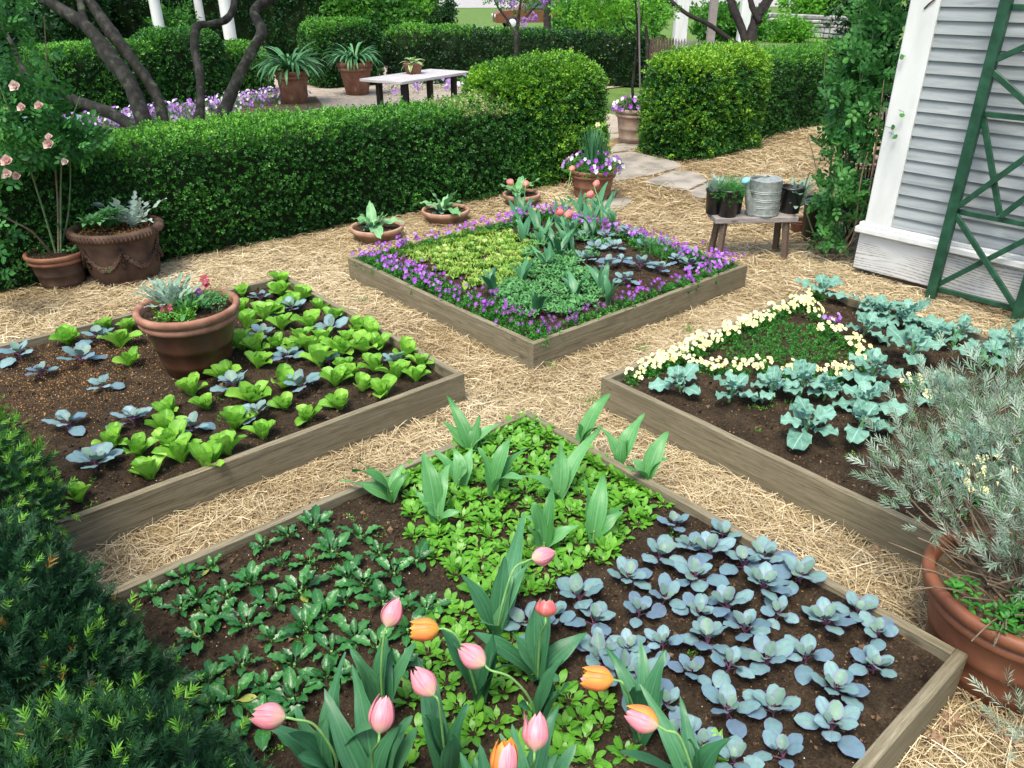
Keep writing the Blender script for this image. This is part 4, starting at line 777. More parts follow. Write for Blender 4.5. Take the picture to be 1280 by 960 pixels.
def pot(name, label, loc, R, H, mats=('terra', 'terrarim'), group=None, base=.68, rim=.13, soil=.9, bands=True, soilmat='soil', cat='pot'):
    t = thing(name, label, cat, loc, 0, group); p = pot_profile(R, H, base, rim, True, bands); k = next(i for i, q in enumerate(p) if q[1] > H*(1-rim*2)-1e-6)
    mb = MB(); mb.lathe(p[:k+1], 56); mb.build('body', MT[mats[0]], t); mb = MB(); mb.lathe(p[k:], 56); mb.build('rim', MT[mats[1]], t)
    mb = MB(); mb.add([(0, 0, soil*H)]+[(.855*R*cos(a*pi/16), .855*R*sin(a*pi/16), soil*H-.004) for a in range(32)], [[0, 1+i, 1+(i+1) % 32] for i in range(32)], None, .4)
    n = int(500*R*R/.09); r_ = .8*R*np.sqrt(RNG.random(n)); a_ = RNG.random(n)*6.28; s_ = RNG.gamma(2, .003, n)+.002
    mb.inst(oct_, frames(np.tile([1., 0, 0], (n, 1)), tilt=1.5, sc=s_), np.stack([r_*np.cos(a_), r_*np.sin(a_), np.full(n, soil*H)], 1), None, 1)
    mb.build('soil', [MT[soilmat], MT['bark_chip' if soilmat != 'soil' else 'soilbit']], t, False); return t
PA = Vector((1.405, 4.80, .16)); RA = .315; HA = .44
pot('terracotta_pot', 'large dark wet terracotta pot with pale rim standing inside the left bed', PA, RA, HA, ('terrawet', 'terrarim'), base=.62, rim=.12)
# big swagged pot
PB = P(163, 356); PB = Vector((PB.x+.04, PB.y+.2, 0)); RB = .385; HB_ = .5; t = thing('swag_pot', 'large brown antique pot with moulded garland swags beside the rose pot', 'pot', PB)
prof = [(.05, 0), (.27, 0), (.285, .03), (.275, .05), (.29, .07), (.31, .2), (.335, .36), (.345, .41)]; k = RB/.385
mb = MB(); mb.lathe([(a*k, b) for a, b in prof], 64)
for j in range(6):       # garland of small fruits and leaves, with drops
    a0 = j*pi/3+.3; a1 = a0+pi/3
    for i in range(46):
        s_ = i/45; a = a0+(a1-a0)*s_; z = .35-.17*sin(pi*s_)**.8; rr = .29+(.345-.29)*(z-.07)/.34+.006; sz = .011+.010*sin(pi*s_)
        for q in range(3): mb.box(((rr+.004)*cos(a+random.uniform(-.02, .02)), (rr+.004)*sin(a+random.uniform(-.02, .02)), z+random.uniform(-.016, .016)), (sz*.7,)*3, rz3(a+random.random()), 0, sz*.45, .5)
    for i in range(14): z = .36-i*.014; rr = .29+(.345-.29)*(z-.07)/.34+.006; mb.box((rr*cos(a0+random.uniform(-.05, .05)), rr*sin(a0+random.uniform(-.05, .05)), z), (.012,)*3, rz3(random.random()), 0, .008, .5)
mb.build('body', MT['terraold'], t)
mb = MB(); mb.lathe([(.345, .41), (.36, .42), (.385, .44), (.392, .465), (.385, .49), (.36, .5), (.335, .495), (.325, .46), (.315, .38)], 64)
for i in range(72): a = i*pi/36; mb.box((.39*cos(a), .39*sin(a), .465), (.007, .006, .024), rz3(a), 0, .004, .5)
mb.build('rim', MT['terraold'], t)
mb = MB(); mb.add([(0, 0, .45)]+[(.32*cos(a*pi/16), .32*sin(a*pi/16), .445) for a in range(32)], [[0, 1+i, 1+(i+1) % 32] for i in range(32)], None, .4)
n = 900; r_ = .3*np.sqrt(RNG.random(n)); a_ = RNG.random(n)*6.28; mb.inst(oct_, frames(np.tile([1., 0, 0], (n, 1)), tilt=1.5, sc=RNG.gamma(2, .005, n)+.002), np.stack([r_*np.cos(a_), r_*np.sin(a_), np.full(n, .45)], 1), None, 1)
mb.build('soil', [MT['soil'], MT['bark_chip']], t, False)
PC = P(80, 360); PC = Vector((PC.x+.02, PC.y+.04, 0)); pot('terracotta_pot', 'smaller terracotta pot left of the swagged pot holding the rose', PC, .25, .33, ('terraold', 'terra'), base=.66, rim=.13, soilmat='soil', soil=.93)
# path pot, viola pot, bowls, patio pots
PP = P(797, 184); PP = Vector((PP.x+.22, PP.y+.25, 0)); pot('terracotta_pot', 'big pale banded terracotta pot on the path between the boxwood blocks', PP, .36, .56, ('terrapale', 'terrapale'), base=.7, rim=.12)
PV = Vector((6.93, 6.62, 0)); pot('terracotta_pot', 'terracotta pot of daffodils and violas at the far end of the middle bed', PV, .29, .37, ('terra', 'terra'), base=.7)
bowls = []
for i, (u, v, R) in enumerate(((471, 284, .27), (557, 263, .26), (652, 243, .22))):
    q = P(u, v, .14); q.z = 0; bowls.append((q, R)); t = thing('terracotta_bowl', ['leftmost shallow terracotta bowl at the foot of the hedge', 'middle shallow terracotta bowl at the foot of the hedge', 'rightmost shallow bowl under two pink tulips by the hedge'][i], 'bowl', q, 0, 'shallow terracotta bowls along the hedge')
    mb = MB(); mb.lathe([(.05, 0), (R*.62, 0), (R*.66, .01), (R*.92, .10), (R*.97, .105), (R*1.02, .12), (R*1.02, .15), (R*.99, .16), (R*.93, .158), (R*.9, .14), (R*.88, .1)], 48); mb.build('body', MT['terrapink'], t)
    mb = MB(); mb.add([(0, 0, .135)]+[(.895*R*cos(a*pi/16), .895*R*sin(a*pi/16), .13) for a in range(32)], [[0, 1+j, 1+(j+1) % 32] for j in range(32)], None, .4); n = 400; r_ = .85*R*np.sqrt(RNG.random(n)); a_ = RNG.random(n)*6.28
    mb.inst(oct_, frames(np.tile([1., 0, 0], (n, 1)), tilt=1.5, sc=RNG.gamma(2, .003, n)+.002), np.stack([r_*np.cos(a_), r_*np.sin(a_), np.full(n, .135)], 1), None, 1); mb.build('soil', [MT['soil'], MT['soilbit']], t, False)
PG1 = P(369, 129); PG2 = P(447, 118); PG1 = Vector((PG1.x, PG1.y, 0)); PG2 = Vector((PG2.x, PG2.y, 0))
pot('terracotta_pot', 'clay pot of drooping strap leaves at the end of the violet border', PG1, .36, .68, ('terra', 'terra'), base=.75, bands=False)
pot('terracotta_pot', 'clay pot of grey-green strap leaves left of the garden table', PG2, .42, .72, ('terra', 'terra'), base=.62, bands=False)
PL = Vector((2.845, .445, 0)); RL = .345
pot('terracotta_pot', 'huge orange terracotta pot of lavender cut by the right picture edge', PL, RL, .42, ('terralav', 'terralav'), base=.72, rim=.13, soil=.9, soilmat='earth')
# garden table with a small potted hosta
ZT = .75; ta = P(441, 98, ZT); tb = P(497, 106, ZT); tc_ = P(586, 92, ZT); td = P(551, 81, ZT); cen = (ta+tb+tc_+td)/4; cen.z = 0; ex_ = (tc_-tb); ex_.z = 0; ang_t = atan2(ex_.y, ex_.x); Lt = ex_.length/2; Wt = .52
t = thing('garden_table', 'long pale weathered garden table beyond the hedge', 'table', cen, ang_t); mb = MB(); mb.box((0, 0, ZT-.025), (Lt, Wt, .025), None, 0, .006); mb.build('tabletop', woodmat('bleached_wood', (.28, .26, .25), (.42, .4, .39), (.52, .5, .49)), t, False)
for sx in (-.72, .0, .72):
    for sy in (-.6, .6): mb = MB(); mb.box((sx*Lt, sy*Wt, .35), (.05, .05, .35), None, 0, .008); mb.build('leg', MT['dark'], t, False)
q = P(517, 92, ZT+.0); q.z = ZT+.002; HP = q; pot('terracotta_pot', 'small clay pot standing on the garden table', HP, .2, .2, ('terra', 'terra'), base=.72, bands=False)
# black nursery pots + watering can
def black_pot(label, loc, R, H):
    t = thing('nursery_pot', label, 'pot', loc, 0, 'black plastic nursery pots'); mb = MB(); p = [(.02, 0), (R*.78, 0), (R*.8, .005), (R*.95, H*.9), (R*1.02, H*.9), (R*1.03, H), (R*.97, H), (R*.94, H*.93), (R*.9, H*.85)]
    mb.lathe(p, 32); mb.build('body', MT['plasticblack'], t); mb = MB(); mb.add([(0, 0, H*.88)]+[(.93*R*cos(a*pi/12), .93*R*sin(a*pi/12), H*.88) for a in range(24)], [[0, 1+i, 1+(i+1) % 24] for i in range(24)], None, .4); mb.build('soil', MT['soil'], t, False); return t
BP = [on_bench(-.365, .045), on_bench(-.26, -.055), on_bench(-.17, .055), on_bench(.36, .04)]
black_pot('black nursery pot of silvery leaves at the left rear of the bench', BP[0], .085, .23); black_pot('black nursery pot of green lavender at the front of the bench', BP[1], .1, .25)
black_pot('black nursery pot behind the front one, next to the watering can', BP[2], .085, .23); black_pot('black nursery pot right of the watering can', BP[3], .11, .24)
GP = [P(1012, 302), P(1040, 290), P(1062, 275)]
black_pot('large black nursery pot on the ground behind the climbing rose', Vector((GP[0].x+.1, GP[0].y, 0)), .17, .42); black_pot('dark nursery pot deep behind the rose canes', Vector((GP[2].x, GP[2].y, 0)), .2, .45)
pot('terracotta_pot', 'small red clay pot on the straw behind the bench end', P(1000, 292), .13, .16, ('terra', 'terra'), bands=False)
pot('terracotta_pot', 'pale clay pot half hidden behind the climbing rose', P(1075, 232)+Vector((0, 0, 0)), .3, .34, ('terrapale', 'terrapale'), bands=False)
WC = on_bench(.085, .0); t = thing('watering_can', 'dented galvanised watering can with a pale blue sprinkler head on the bench', 'watering can', WC, ang+.45); Rw = .148; Hw = .325
mb = MB(); pr = [(.01, 0), (Rw, 0), (Rw*1.02, .008), (Rw*1.0, .02), (Rw*.99, .024), (Rw*.99, .03)]
for zz in (.08, .095, .14, .155, .21, .225): pr += [(Rw*.99, zz-.0075), (Rw*.99, zz-.004), (Rw*1.015, zz-.0015), (Rw*1.015, zz+.0015), (Rw*.99, zz+.004), (Rw*.99, zz+.0075)]
pr += [(Rw*.98, Hw-.01), (Rw*1.0, Hw), (Rw*.96, Hw+.003), (Rw*.95, Hw-.01), (Rw*.95, Hw*.7)]; mb.lathe(pr, 48); mb.build('body', MT['tin'], t)
mb = MB(); V = []; nn = 20
for r_ in (1, 0):      # half lid in front of the opening
    for i in range(nn+1): a = pi*.95+pi*1.1*i/nn; V.append((Rw*.97*cos(a)*r_+.02*(1-r_), Rw*.97*sin(a)*r_+.02*(1-r_), Hw+.002+.014*(1-r_)))
mb.add(V, [[i, i+1, nn+1+i+1, nn+1+i] for i in range(nn)], None, .9); mb.build('half_lid', MT['tin'], t)
mb = MB(); mb.tube([(-Rw*.85, 0, .03), (-Rw*1.3, 0, .16), (-Rw*1.62, -.0, .30)], [.055, .032, .016], 14); mb.build('spout', MT['tin'], t)
mb = MB(); mb.lathe([(.014, -.03), (.02, -.02), (.04, .008), (.04, .016), (.02, .03), (0, .032)], 24); mb.build('sprinkler_head', MT['bluerose'], t, True, (-Rw*1.7, 0, .33), (0, -.6, 0))
mb = MB(); mb.tube([(Rw*.98, 0, .06), (Rw*1.5, 0, .1), (Rw*1.62, 0, .18), (Rw*1.3, 0, .27), (Rw*.6, 0, .31), (0, 0, Hw+.03), (-Rw*.3, 0, Hw+.012)], [.007]*7, 8); mb.build('handle', MT['tin'], t)
# ------------------------------------------------------------------ planting
ORD = 'first second third fourth fifth sixth seventh eighth ninth tenth eleventh twelfth thirteenth fourteenth'.split()
def ranked(pts, fmt, per=None):
    n = len(pts); per = per or max(3, round(sqrt(n)*1.05)); order = sorted(range(n), key=lambda i: pts[i][1]); lab = [None]*n; rows = [order[i:i+per] for i in range(0, n, per)]
    for r, row in enumerate(rows):
        row.sort(key=lambda i: pts[i][0])
        for k, i in enumerate(row):
            a = ORD[k]+' from left'; b = ORD[r]+' row back' if r < len(rows)-1 else 'front row'
            lab[i] = fmt.format(a=a, b=b)
    return lab
def rosette(kinds, n, a_in, a_out, L, W, mat=0, seed=0, z0=.0, prof='oval', bend=-.6, fold=.2, nl=8, nw=4, wave=0, wf=3, cup=0, jit=.15, azj=.35, petiole=0, mb=None, out=.006):
    """leaves from the heart (upright, small) to the outside (flat, long)"""
    mb = mb or MB(); random.seed(seed)
    for i in range(n):
        t = i/(max(n-1, 1)); az = i*2.399+random.uniform(-azj, azj); a0 = a_in+(a_out-a_in)*t+random.uniform(-jit, jit); s_ = (.55+.45*t**.7)*random.uniform(.85, 1.12)
        tm = leaf(L*s_, W*s_*random.uniform(.85, 1.1), prof, a0, bend*random.uniform(.6, 1.3), fold, nl, nw, wave, wf, cup, random.uniform(-.25, .25))
        put(mb, tm, az, (out*cos(az), out*sin(az), z0), 1, mat if not callable(mat) else mat(t), roll=random.uniform(-.15, .15))
    return mb
def cabbage_proto(seed, sc=1):
    mb = MB(); st = MB(); random.seed(seed); n = random.randint(8, 10)
    for i in range(n):
        t = i/(n-1); az = i*2.399+random.uniform(-.3, .3); L_ = (.045+.045*t**.6)*random.uniform(.88, 1.12); el = 1.35-1.05*t+random.uniform(-.15, .15); pl = (.012+.036*t**.8)
        z = .02+.025*(1-t); e = Vector((cos(az)*pl*cos(el*.8+.1), sin(az)*pl*cos(el*.8+.1), z+pl*sin(el*.8+.1)))
        st.tube([(0, 0, z*.7), (e.x*.5, e.y*.5, z*.6+(e.z)*.42), tuple(e)], [.0032, .0026, .002], 5)
        tm = leaf(L_, L_*random.uniform(.72, .86), 'rnd', el*.8, random.uniform(-.75, -.1), .10, 8, 6, .035, 2.2, -.3 if t < .4 else .25, random.uniform(-.2, .2)); put(mb, tm, az, tuple(e*.93), 1, 1 if t < .3 else 0, roll=random.uniform(-.25, .25))
    st.tube([(0, 0, -.02), (0, 0, .035)], [.006, .004], 6)
    return [('foliage', mb.mesh('cabbage_foliage', [MT['cab'], MT['cabc']])), ('stem', st.mesh('cabbage_stem', MT['cabstem']))]
def lettuce_proto(seed):
    mb = MB(); random.seed(seed); n = random.randint(9, 12)
    for i in range(n):
        t = i/(n-1); L_ = (.07+.035*t)*random.uniform(.85, 1.15); az = i*2.399+random.uniform(-.4, .4)
        put(mb, leaf(L_*1.12, L_*random.uniform(.6, .78), 'obov2', 1.6-.6*t+random.uniform(-.12, .12), random.uniform(-.1, -.9)*(.2+t), .10, 10, 6, .05, 1.6, -.9, random.uniform(-.3, .3)), az, (.008*cos(az), .008*sin(az), -.004), 1, 0)
    st = MB(); st.tube([(0, 0, -.02), (0, 0, .025)], [.011, .009], 8)
    return [('foliage', mb.mesh('lettuce_foliage', MT['let'])), ('stem', st.mesh('lettuce_stem', MT['stemg']))]
def spinach_proto(seed):
    random.seed(seed); mb = rosette(None, random.randint(8, 10), 1.4, .45, .118, .044, 0, seed, prof='spoon', bend=-.75, fold=.28, nl=11, wave=.13, wf=4, cup=-.3)
    if seed % 3 == 0: put(mb, leaf(.08, .03, 'spoon', .1, -.2, .2), random.uniform(0, 6), (0, 0, .01), 1, 1)
    st = MB(); st.tube([(0, 0, -.02), (0, 0, .015)], [.006, .006], 6)
    return [('foliage', mb.mesh('spinach_foliage', [MT['spin'], MT['spinold']])), ('stem', st.mesh('spinach_stem', MT['stemg']))]
def arugula_proto(seed):
    random.seed(seed); mb = MB()
    for i in range(random.randint(12, 16)):
        az = i*2.399+random.uniform(-.5, .5); t = random.random(); L_ = random.uniform(.04, .085)
        put(mb, leaf(L_, L_*.42, 'round' if i % 3 else 'cut', 1.35-.75*t, -.9*random.uniform(.5, 1.3), .1, 8, 4, .05, 2.5, .2), az, (.012*cos(az), .012*sin(az), 0))
    return mb.mesh('arugula_foliage', MT['aru'])
def brocc_proto(seed):
    random.seed(seed); mb = MB(); st = MB(); H = random.uniform(.07, .12); st.tube([(0, 0, -.03), (.004, 0, H*.5), (0, .003, H)], [.008, .007, .006], 8)
    n = random.randint(9, 11)
    for i in range(n):
        t = i/(n-1); az = i*2.399+random.uniform(-.35, .35); L_ = (.07+.1*t**.7)*random.uniform(.85, 1.1); z = H*(1-.55*t)
        put(mb, leaf(L_, L_*.62, 'broc', 1.3-1.0*t+random.uniform(-.1, .15), random.uniform(-1.0, -.3), .12, 16, 6, .12, 3.2, .1, random.uniform(-.3, .3)), az, (.004*cos(az), .004*sin(az), z))
    return [('foliage', mb.mesh('broccoli_foliage', MT['brod'])), ('stem', st.mesh('broccoli_stem', MT['stemg']))]
def protos(f, n, s0=1): return [f(s0+i) for i in range(n)]
def plant_row(name, cat, px, fmt, pr, bed, group, sc=1.0, per=None, dz=0):
    lab = ranked(px, fmt, per); z0 = SOILZ[bed]
    x0, y0, x1, y1 = BEDS[bed]
    for i, q in enumerate(px):
        p = P(q[0], q[1], z0+.01); p.x = min(max(p.x, x0+.08), x1-.08); p.y = min(max(p.y, y0+.08), y1-.08); p.z = float(soil_h(bed, np.array([p.x]), np.array([p.y]))[0])
        s_ = sc*(q[2] if len(q) > 2 else 1)*random.uniform(.78, 1.16); place(name, lab[i], cat, random.choice(pr), p, random.uniform(0, 6.28), s_, group, (random.uniform(-.2, .2), random.uniform(-.2, .2)))
CABP = protos(cabbage_proto, 8); LETP = protos(lettuce_proto, 7); SPIP = protos(spinach_proto, 7); BROP = protos(brocc_proto, 6); ARUP = protos(arugula_proto, 8)
random.seed(3)
CAB = [(842, 660), (908, 668), (864, 686), (888, 695), (822, 700), (962, 698), (929, 712), (1004, 724), (869, 730), (952, 742), (831, 752), (869, 770), (910, 766), (975, 770), (931, 793), (1072, 766), (1033, 784), (1096, 794), (829, 812), (885, 808), (910, 838), (960, 830), (1008, 824), (1092, 838), (862, 842), (1042, 868), (910, 892), (967, 893), (1040, 914), (879, 935), (979, 948), (783, 728), (725, 755), (740, 785), (798, 772), (784, 818), (748, 830), (692, 782), (662, 790), (835, 884), (846, 918), (775, 850), (805, 855), (918, 955), (748, 815)]
plant_row('red_cabbage', 'cabbage', CAB, 'blue-purple young cabbage in the nearest bed, {a} in the {b}', CABP, 'front', 'blue-purple cabbages in the nearest bed', .9)
SPN = [(360, 670), (352, 706), (415, 690), (285, 745), (345, 755), (405, 770), (455, 730), (340, 800), (415, 815), (330, 860), (410, 850), (225, 760), (270, 770), (265, 885), (330, 905), (505, 760), (510, 790), (230, 722), (475, 690), (520, 700), (330, 682), (392, 658), (450, 672), (264, 708), (313, 728), (387, 700), (437, 720), (493, 716), (375, 738), (431, 752), (479, 752), (246, 750), (308, 782), (383, 786), (444, 798), (533, 762), (473, 812), (303, 832), (368, 832), (250, 797), (367, 876), (293, 878), (292, 930), (440, 848), (190, 742), (345, 905), (500, 835), (262, 850)]
plant_row('spinach_plant', 'spinach', SPN, 'dark green spinach in the nearest bed, {a} in the {b}', SPIP, 'front', 'spinach plants in the nearest bed', .95)
LET = [(365, 385), (322, 440), (405, 430), (438, 470), (495, 470), (368, 440), (215, 560), (262, 590), (350, 350), (303, 368), (352, 367), (375, 373), (303, 388), (400, 387), (309, 410), (331, 398), (416, 401), (353, 410), (388, 410), (447, 413), (466, 420), (373, 425), (303, 434), (344, 434), (384, 437), (323, 458), (425, 443), (475, 436), (506, 445), (528, 455), (520, 473), (469, 461), (431, 462), (478, 494), (419, 480), (453, 486), (353, 482), (425, 508), (356, 508), (387, 524), (316, 500), (284, 474), (241, 492), (259, 510), (212, 517), (130, 404), (87, 428), (162, 412), (150, 433), (162, 456), (209, 540), (142, 558), (173, 570), (190, 597), (228, 577), (100, 625), (285, 568), (329, 546), (292, 533), (345, 392), (436, 428), (400, 455), (455, 440)]
plant_row('lettuce', 'lettuce', LET, 'bright green lettuce in the left bed, {a} in the {b}', LETP, 'left', 'bright green lettuces in the left bed', 1.24)
CABA = [(325, 374), (366, 390), (414, 416), (328, 424), (359, 450), (378, 486), (294, 488), (494, 456), (322, 522), (27, 449), (125, 428), (100, 455), (52, 470), (130, 485), (168, 530), (85, 535), (120, 588), (238, 540), (412, 455, .8)]
plant_row('blue_cabbage', 'cabbage', CABA, 'blue-grey young cabbage in the left bed, {a} in the {b}', CABP, 'left', 'blue-grey cabbages in the left bed', 1.12)
BRO = [(1037, 368), (1081, 389), (1103, 397), (1131, 410), (1156, 393), (1079, 420), (1136, 455), (1206, 420), (1223, 460), (1265, 442), (1087, 480), (850, 488), (912, 500), (965, 497), (1000, 492), (1030, 498), (1006, 545), (1072, 545), (1083, 515), (1170, 430, .8), (1180, 500), (1210, 560), (1180, 600, .8)]
plant_row('broccoli_plant', 'broccoli', BRO, 'blue-green broccoli seedling in the right bed, {a} in the {b}', BROP, 'right', 'broccoli seedlings in the right bed', 1.22)
def in_px(poly, spacing, z, jit=.35, seed=0):
    w_ = [P(*q, z) for q in poly]; pl = [(q.x, q.y) for q in w_]; r = random.Random(seed); xs = [q[0] for q in pl]; ys = [q[1] for q in pl]; out = []
    y = min(ys); k = 0
    while y < max(ys):
        x = min(xs)+(k % 2)*spacing/2
        while x < max(xs):
            a, b = x+r.uniform(-jit, jit)*spacing, y+r.uniform(-jit, jit)*spacing
            if inpoly(a, b, pl): out.append((a, b))
            x += spacing
        y += spacing*.87; k += 1
    return out
def clampbed(bed, a, b, m=.06): x0, y0, x1, y1 = BEDS[bed]; return min(max(a, x0+m), x1-m), min(max(b, y0+m), y1-m)
def sprinkle(name, cat, label, pts, meshes, bed, group, sc=(.85, 1.2), fl=None, zs=None):
    for a, b in pts:
        a, b = clampbed(bed, a, b); z = float(soil_h(bed, np.array([a]), np.array([b]))[0]); me = random.choice(meshes)
        o = bpy.data.objects.new(name, me); COL.objects.link(o); o.location = (a, b, z); s_ = random.uniform(*sc); o.scale = (s_,)*3; o.rotation_euler = (0, 0, random.uniform(0, 6.28)); tag(o, label, cat, group)
        if fl: fl(o)
# arugula patches of the front bed
ar = in_px([(655, 512), (720, 530), (805, 575), (838, 628), (800, 672), (740, 712), (700, 740), (620, 752), (560, 730), (505, 670), (490, 610), (450, 590), (520, 560), (590, 530)], .083, .18, seed=1)
ar2 = in_px([(550, 755), (640, 765), (690, 850), (760, 880), (800, 960), (430, 970), (440, 910), (520, 860)], .095, .18, seed=2)
ar3 = in_px([(862, 930), (900, 940), (890, 975), (830, 975)], .08, .18, seed=4)
sprinkle('arugula_plant', 'salad plant', 'bright green salad seedling in the crowded far corner of the nearest bed', ar, ARUP, 'front', 'salad seedlings filling the far corner of the nearest bed', (.72, 1.05))
sprinkle('arugula_plant', 'salad plant', 'small green salad seedling on the soil among the flowering tulips', ar2+ar3, ARUP, 'front', 'salad seedlings under the flowering tulips', (.7, 1.0))
print('arugula', len(ar), len(ar2))
# curly yellow-green lettuce of the middle bed
CURL = []
for s_ in range(5): CURL.append(rosette(None, 13, 1.4, .35, .085, .075, 0, 40+s_, prof='obov', bend=-.5, fold=.05, nl=9, nw=6, wave=.3, wf=4, cup=-.2).mesh('curly_lettuce', MT['let2']))
cl = in_px([(482, 316), (560, 284), (640, 292), (668, 306), (662, 335), (640, 352), (600, 362), (560, 345)], .15, .175, .25, 3); lab = ranked([pix((a, b, .17)) for a, b in cl], 'curly yellow-green lettuce in the middle bed, {a} in the {b}')
for (a, b), l_ in zip(cl, lab): a, b = clampbed('back', a, b); place('curly_lettuce', l_, 'lettuce', [], (a, b, .17), 0, 1, 'curly yellow-green lettuces in the middle bed'); t = bpy.context.scene.objects; bpy.data.objects.remove(bpy.data.objects[[o.name for o in bpy.data.objects if o.name.startswith('curly_lettuce') and o.type == 'EMPTY'][-1]]) if False else None
for o in [o for o in bpy.data.objects if o.name.startswith('curly_lettuce') and o.type == 'EMPTY']: child('foliage', random.choice(CURL), o, (0, 0, 0), (0, 0, random.uniform(0, 6)), random.uniform(1.0, 1.3))
SAGE = []
for s_ in range(4):
    mb = MB(); random.seed(s_+90)
    for k in range(6):
        a = k*1.05+random.random(); c = (.03*cos(a), .03*sin(a), 0); rosette(None, 7, 1.3, .3, .045, .02, 0, s_*9+k, prof='oval', bend=-.4, fold=.2, nl=4, nw=2, mb=mb); 
        V = mb.V[-7:]
        for q in range(7): mb.V[-1-q] = mb.V[-1-q]+np.array([.04*cos(a), .04*sin(a), .03+.02*random.random()])
    SAGE.append(mb.mesh('sage_foliage', MT['sage']))
sg = in_px([(618, 372), (650, 345), (690, 322), (720, 335), (748, 358), (752, 378), (720, 396), (668, 400), (640, 395)], .105, .175, .3, 4)
sg += in_px([(650, 292), (735, 285), (765, 310), (715, 345), (665, 330)], .2, .175, .3, 6)
lab = ranked([pix((a, b, .17)) for a, b in sg], 'grey-green leafy herb in the middle bed, {a} in the {b}')
for (a, b), l_ in zip(sg, lab): o = bpy.data.objects.new('herb_plant', random.choice(SAGE)); COL.objects.link(o); o.location = (a, b, .175); o.scale = (random.uniform(.8, 1.35),)*3; o.rotation_euler = (random.uniform(-.2, .2), random.uniform(-.2, .2), random.random()*6); tag(o, l_, 'herb', 'grey-green herbs in the middle bed')
CABB = [(768, 313), (744, 314), (807, 313), (847, 326), (733, 326), (781, 352), (794, 295), (825, 340), (777, 328), (816, 296), (869, 316), (730, 300), (800, 336), (760, 335), (842, 306), (862, 336), (756, 300, .8)]
plant_row('blue_cabbage', 'cabbage', CABB, 'pale blue-green cabbage in the middle bed, {a} in the {b}', CABP, 'back', 'pale cabbages in the middle bed', 1.1)
# feathery dill
def feather(n, H, seed, mat, ls=.02, w_=.0022, spread=.35):
    q = RNG.normal(size=(n, 3))*np.array([H*spread, H*spread, H*.28])+np.array([0, 0, H*.55]); q[:, 2] = np.abs(q[:, 2]); d = q/np.linalg.norm(q, axis=1)[:, None]
    mb = MB(); mb.inst(sprig(9, ls*1.5, quadleaf(ls, w_, 0), .7, seed), frames(d, tilt=.4), q); return mb
for i, (u, v) in enumerate(((812, 318), (828, 324))):
    t = thing('dill_plant', ['feathery green dill clump among pale cabbages', 'smaller feathery dill clump beside the first'][i], 'herb', P(u, v, .175), 0); feather(260-80*i, .14, i, 0).build('foliage', MT['dill'], t, False); mb = MB(); mb.tube([(0, 0, 0), (0, 0, .1)], .004, 5); mb.build('stem', MT['stemg'], t)
# ------------------------------------------------------------------ violas and pansies
def viola_flower(s_=.012, mat='fpur'):
    mb = MB()
    for a, r, w_ in ((pi/2+.55, 1, .95), (pi/2-.55, 1, .95), (pi+.25, .95, .85), (-.25, .95, .85), (-pi/2, 1.05, 1.2)):
        n = 5; V = [(0, 0, 0)]; UV = [(.5, 0)]
        for i in range(n+1):
            b = a+(i/n-.5)*w_*1.25; rr = s_*r*(.82+.3*sin(pi*i/n)); V.append((rr*cos(b)*1.0, rr*sin(b), .002+.15*s_*sin(i*2.1))); UV.append((i/n, 1))
        mb.add(V, [[0, i+1, i+2] for i in range(n)], UV, random.random())
    return mb.mesh('viola_bloom', MT[mat])
FL = {k: viola_flower(.0125, k) for k in ('fpur', 'fdark', 'flil', 'fwhite')}; FL['fyel'] = viola_flower(.0165, 'fyel'); FL['fred'] = viola_flower(.03, 'fred'); FL['fpurbig'] = viola_flower(.02, 'fpur')
VL = []
for s_ in range(4):
    n = 60; r = np.random.default_rng(s_); d = r.normal(size=(n, 3)); d[:, 2] = np.abs(d[:, 2]); d /= np.linalg.norm(d, axis=1)[:, None]; q = d*np.array([.07, .07, .06])*(r.random(n)**.4)[:, None]
    mb = MB(); mb.inst(sprig(5, .02, quadleaf(.018, .010, .15), 1.1, s_), frames(d*.6+np.array([0, 0, .4]), tilt=.5), q); VL.append(mb.mesh('viola_foliage', MT['vleaf']))
def blooms(kinds, n, r0, z0, face=None, sz=1, spread=1.0):
    def f(o):
        m = max(1, n+random.randint(-2, 2))
        for i in range(m):
            a = random.uniform(0, 6.28); r = r0*sqrt(random.random())*spread; k = random.choice(kinds); zz = z0*random.uniform(.75, 1.25)
            aim = Vector((r*cos(a)*6, r*sin(a)*6, random.uniform(.3, 1.0)))+ (Matrix.Rotation(-o.rotation_euler.z, 3, 'Z')@Vector((-FW[0], -FW[1], .3)))*.9
            e = aim.to_track_quat('Z', 'Y').to_euler(); child('flower', FL[k], o, (r*cos(a), r*sin(a), zz), e, random.uniform(.8, 1.15)*sz)
    return f
def edge_pts(bed, sides, inset, step, rows=1, rstep=.07, seed=0):
    r = random.Random(seed); x0, y0, x1, y1 = BEDS[bed]; out = []
    for sd_ in sides:
        for k in range(rows):
            q = inset+k*rstep; L_ = (x1-x0) if sd_ in 'sn' else (y1-y0); n = int((L_-2*q)/step)
            for i in range(n+1):
                s_ = q+(L_-2*q)*i/n+r.uniform(-.2, .2)*step; o = q+r.uniform(-.02, .02)
                out.append({'s': (x0+s_, y0+o), 'n': (x0+s_, y1-o), 'w': (x0+o, y0+s_), 'e': (x1-o, y0+s_)}[sd_])
    return out
vp = edge_pts('back', 'wn', .10, .15, 1, seed=1)+edge_pts('back', 'se', .10, .17, 1, seed=2)+edge_pts('back', 'w', .22, .17, 1, seed=3)+edge_pts('back', 'e', .21, .2, 1, seed=5)
vp = [p for i, p in enumerate(vp) if all((p[0]-q[0])**2+(p[1]-q[1])**2 > .009 for q in vp[:i])]
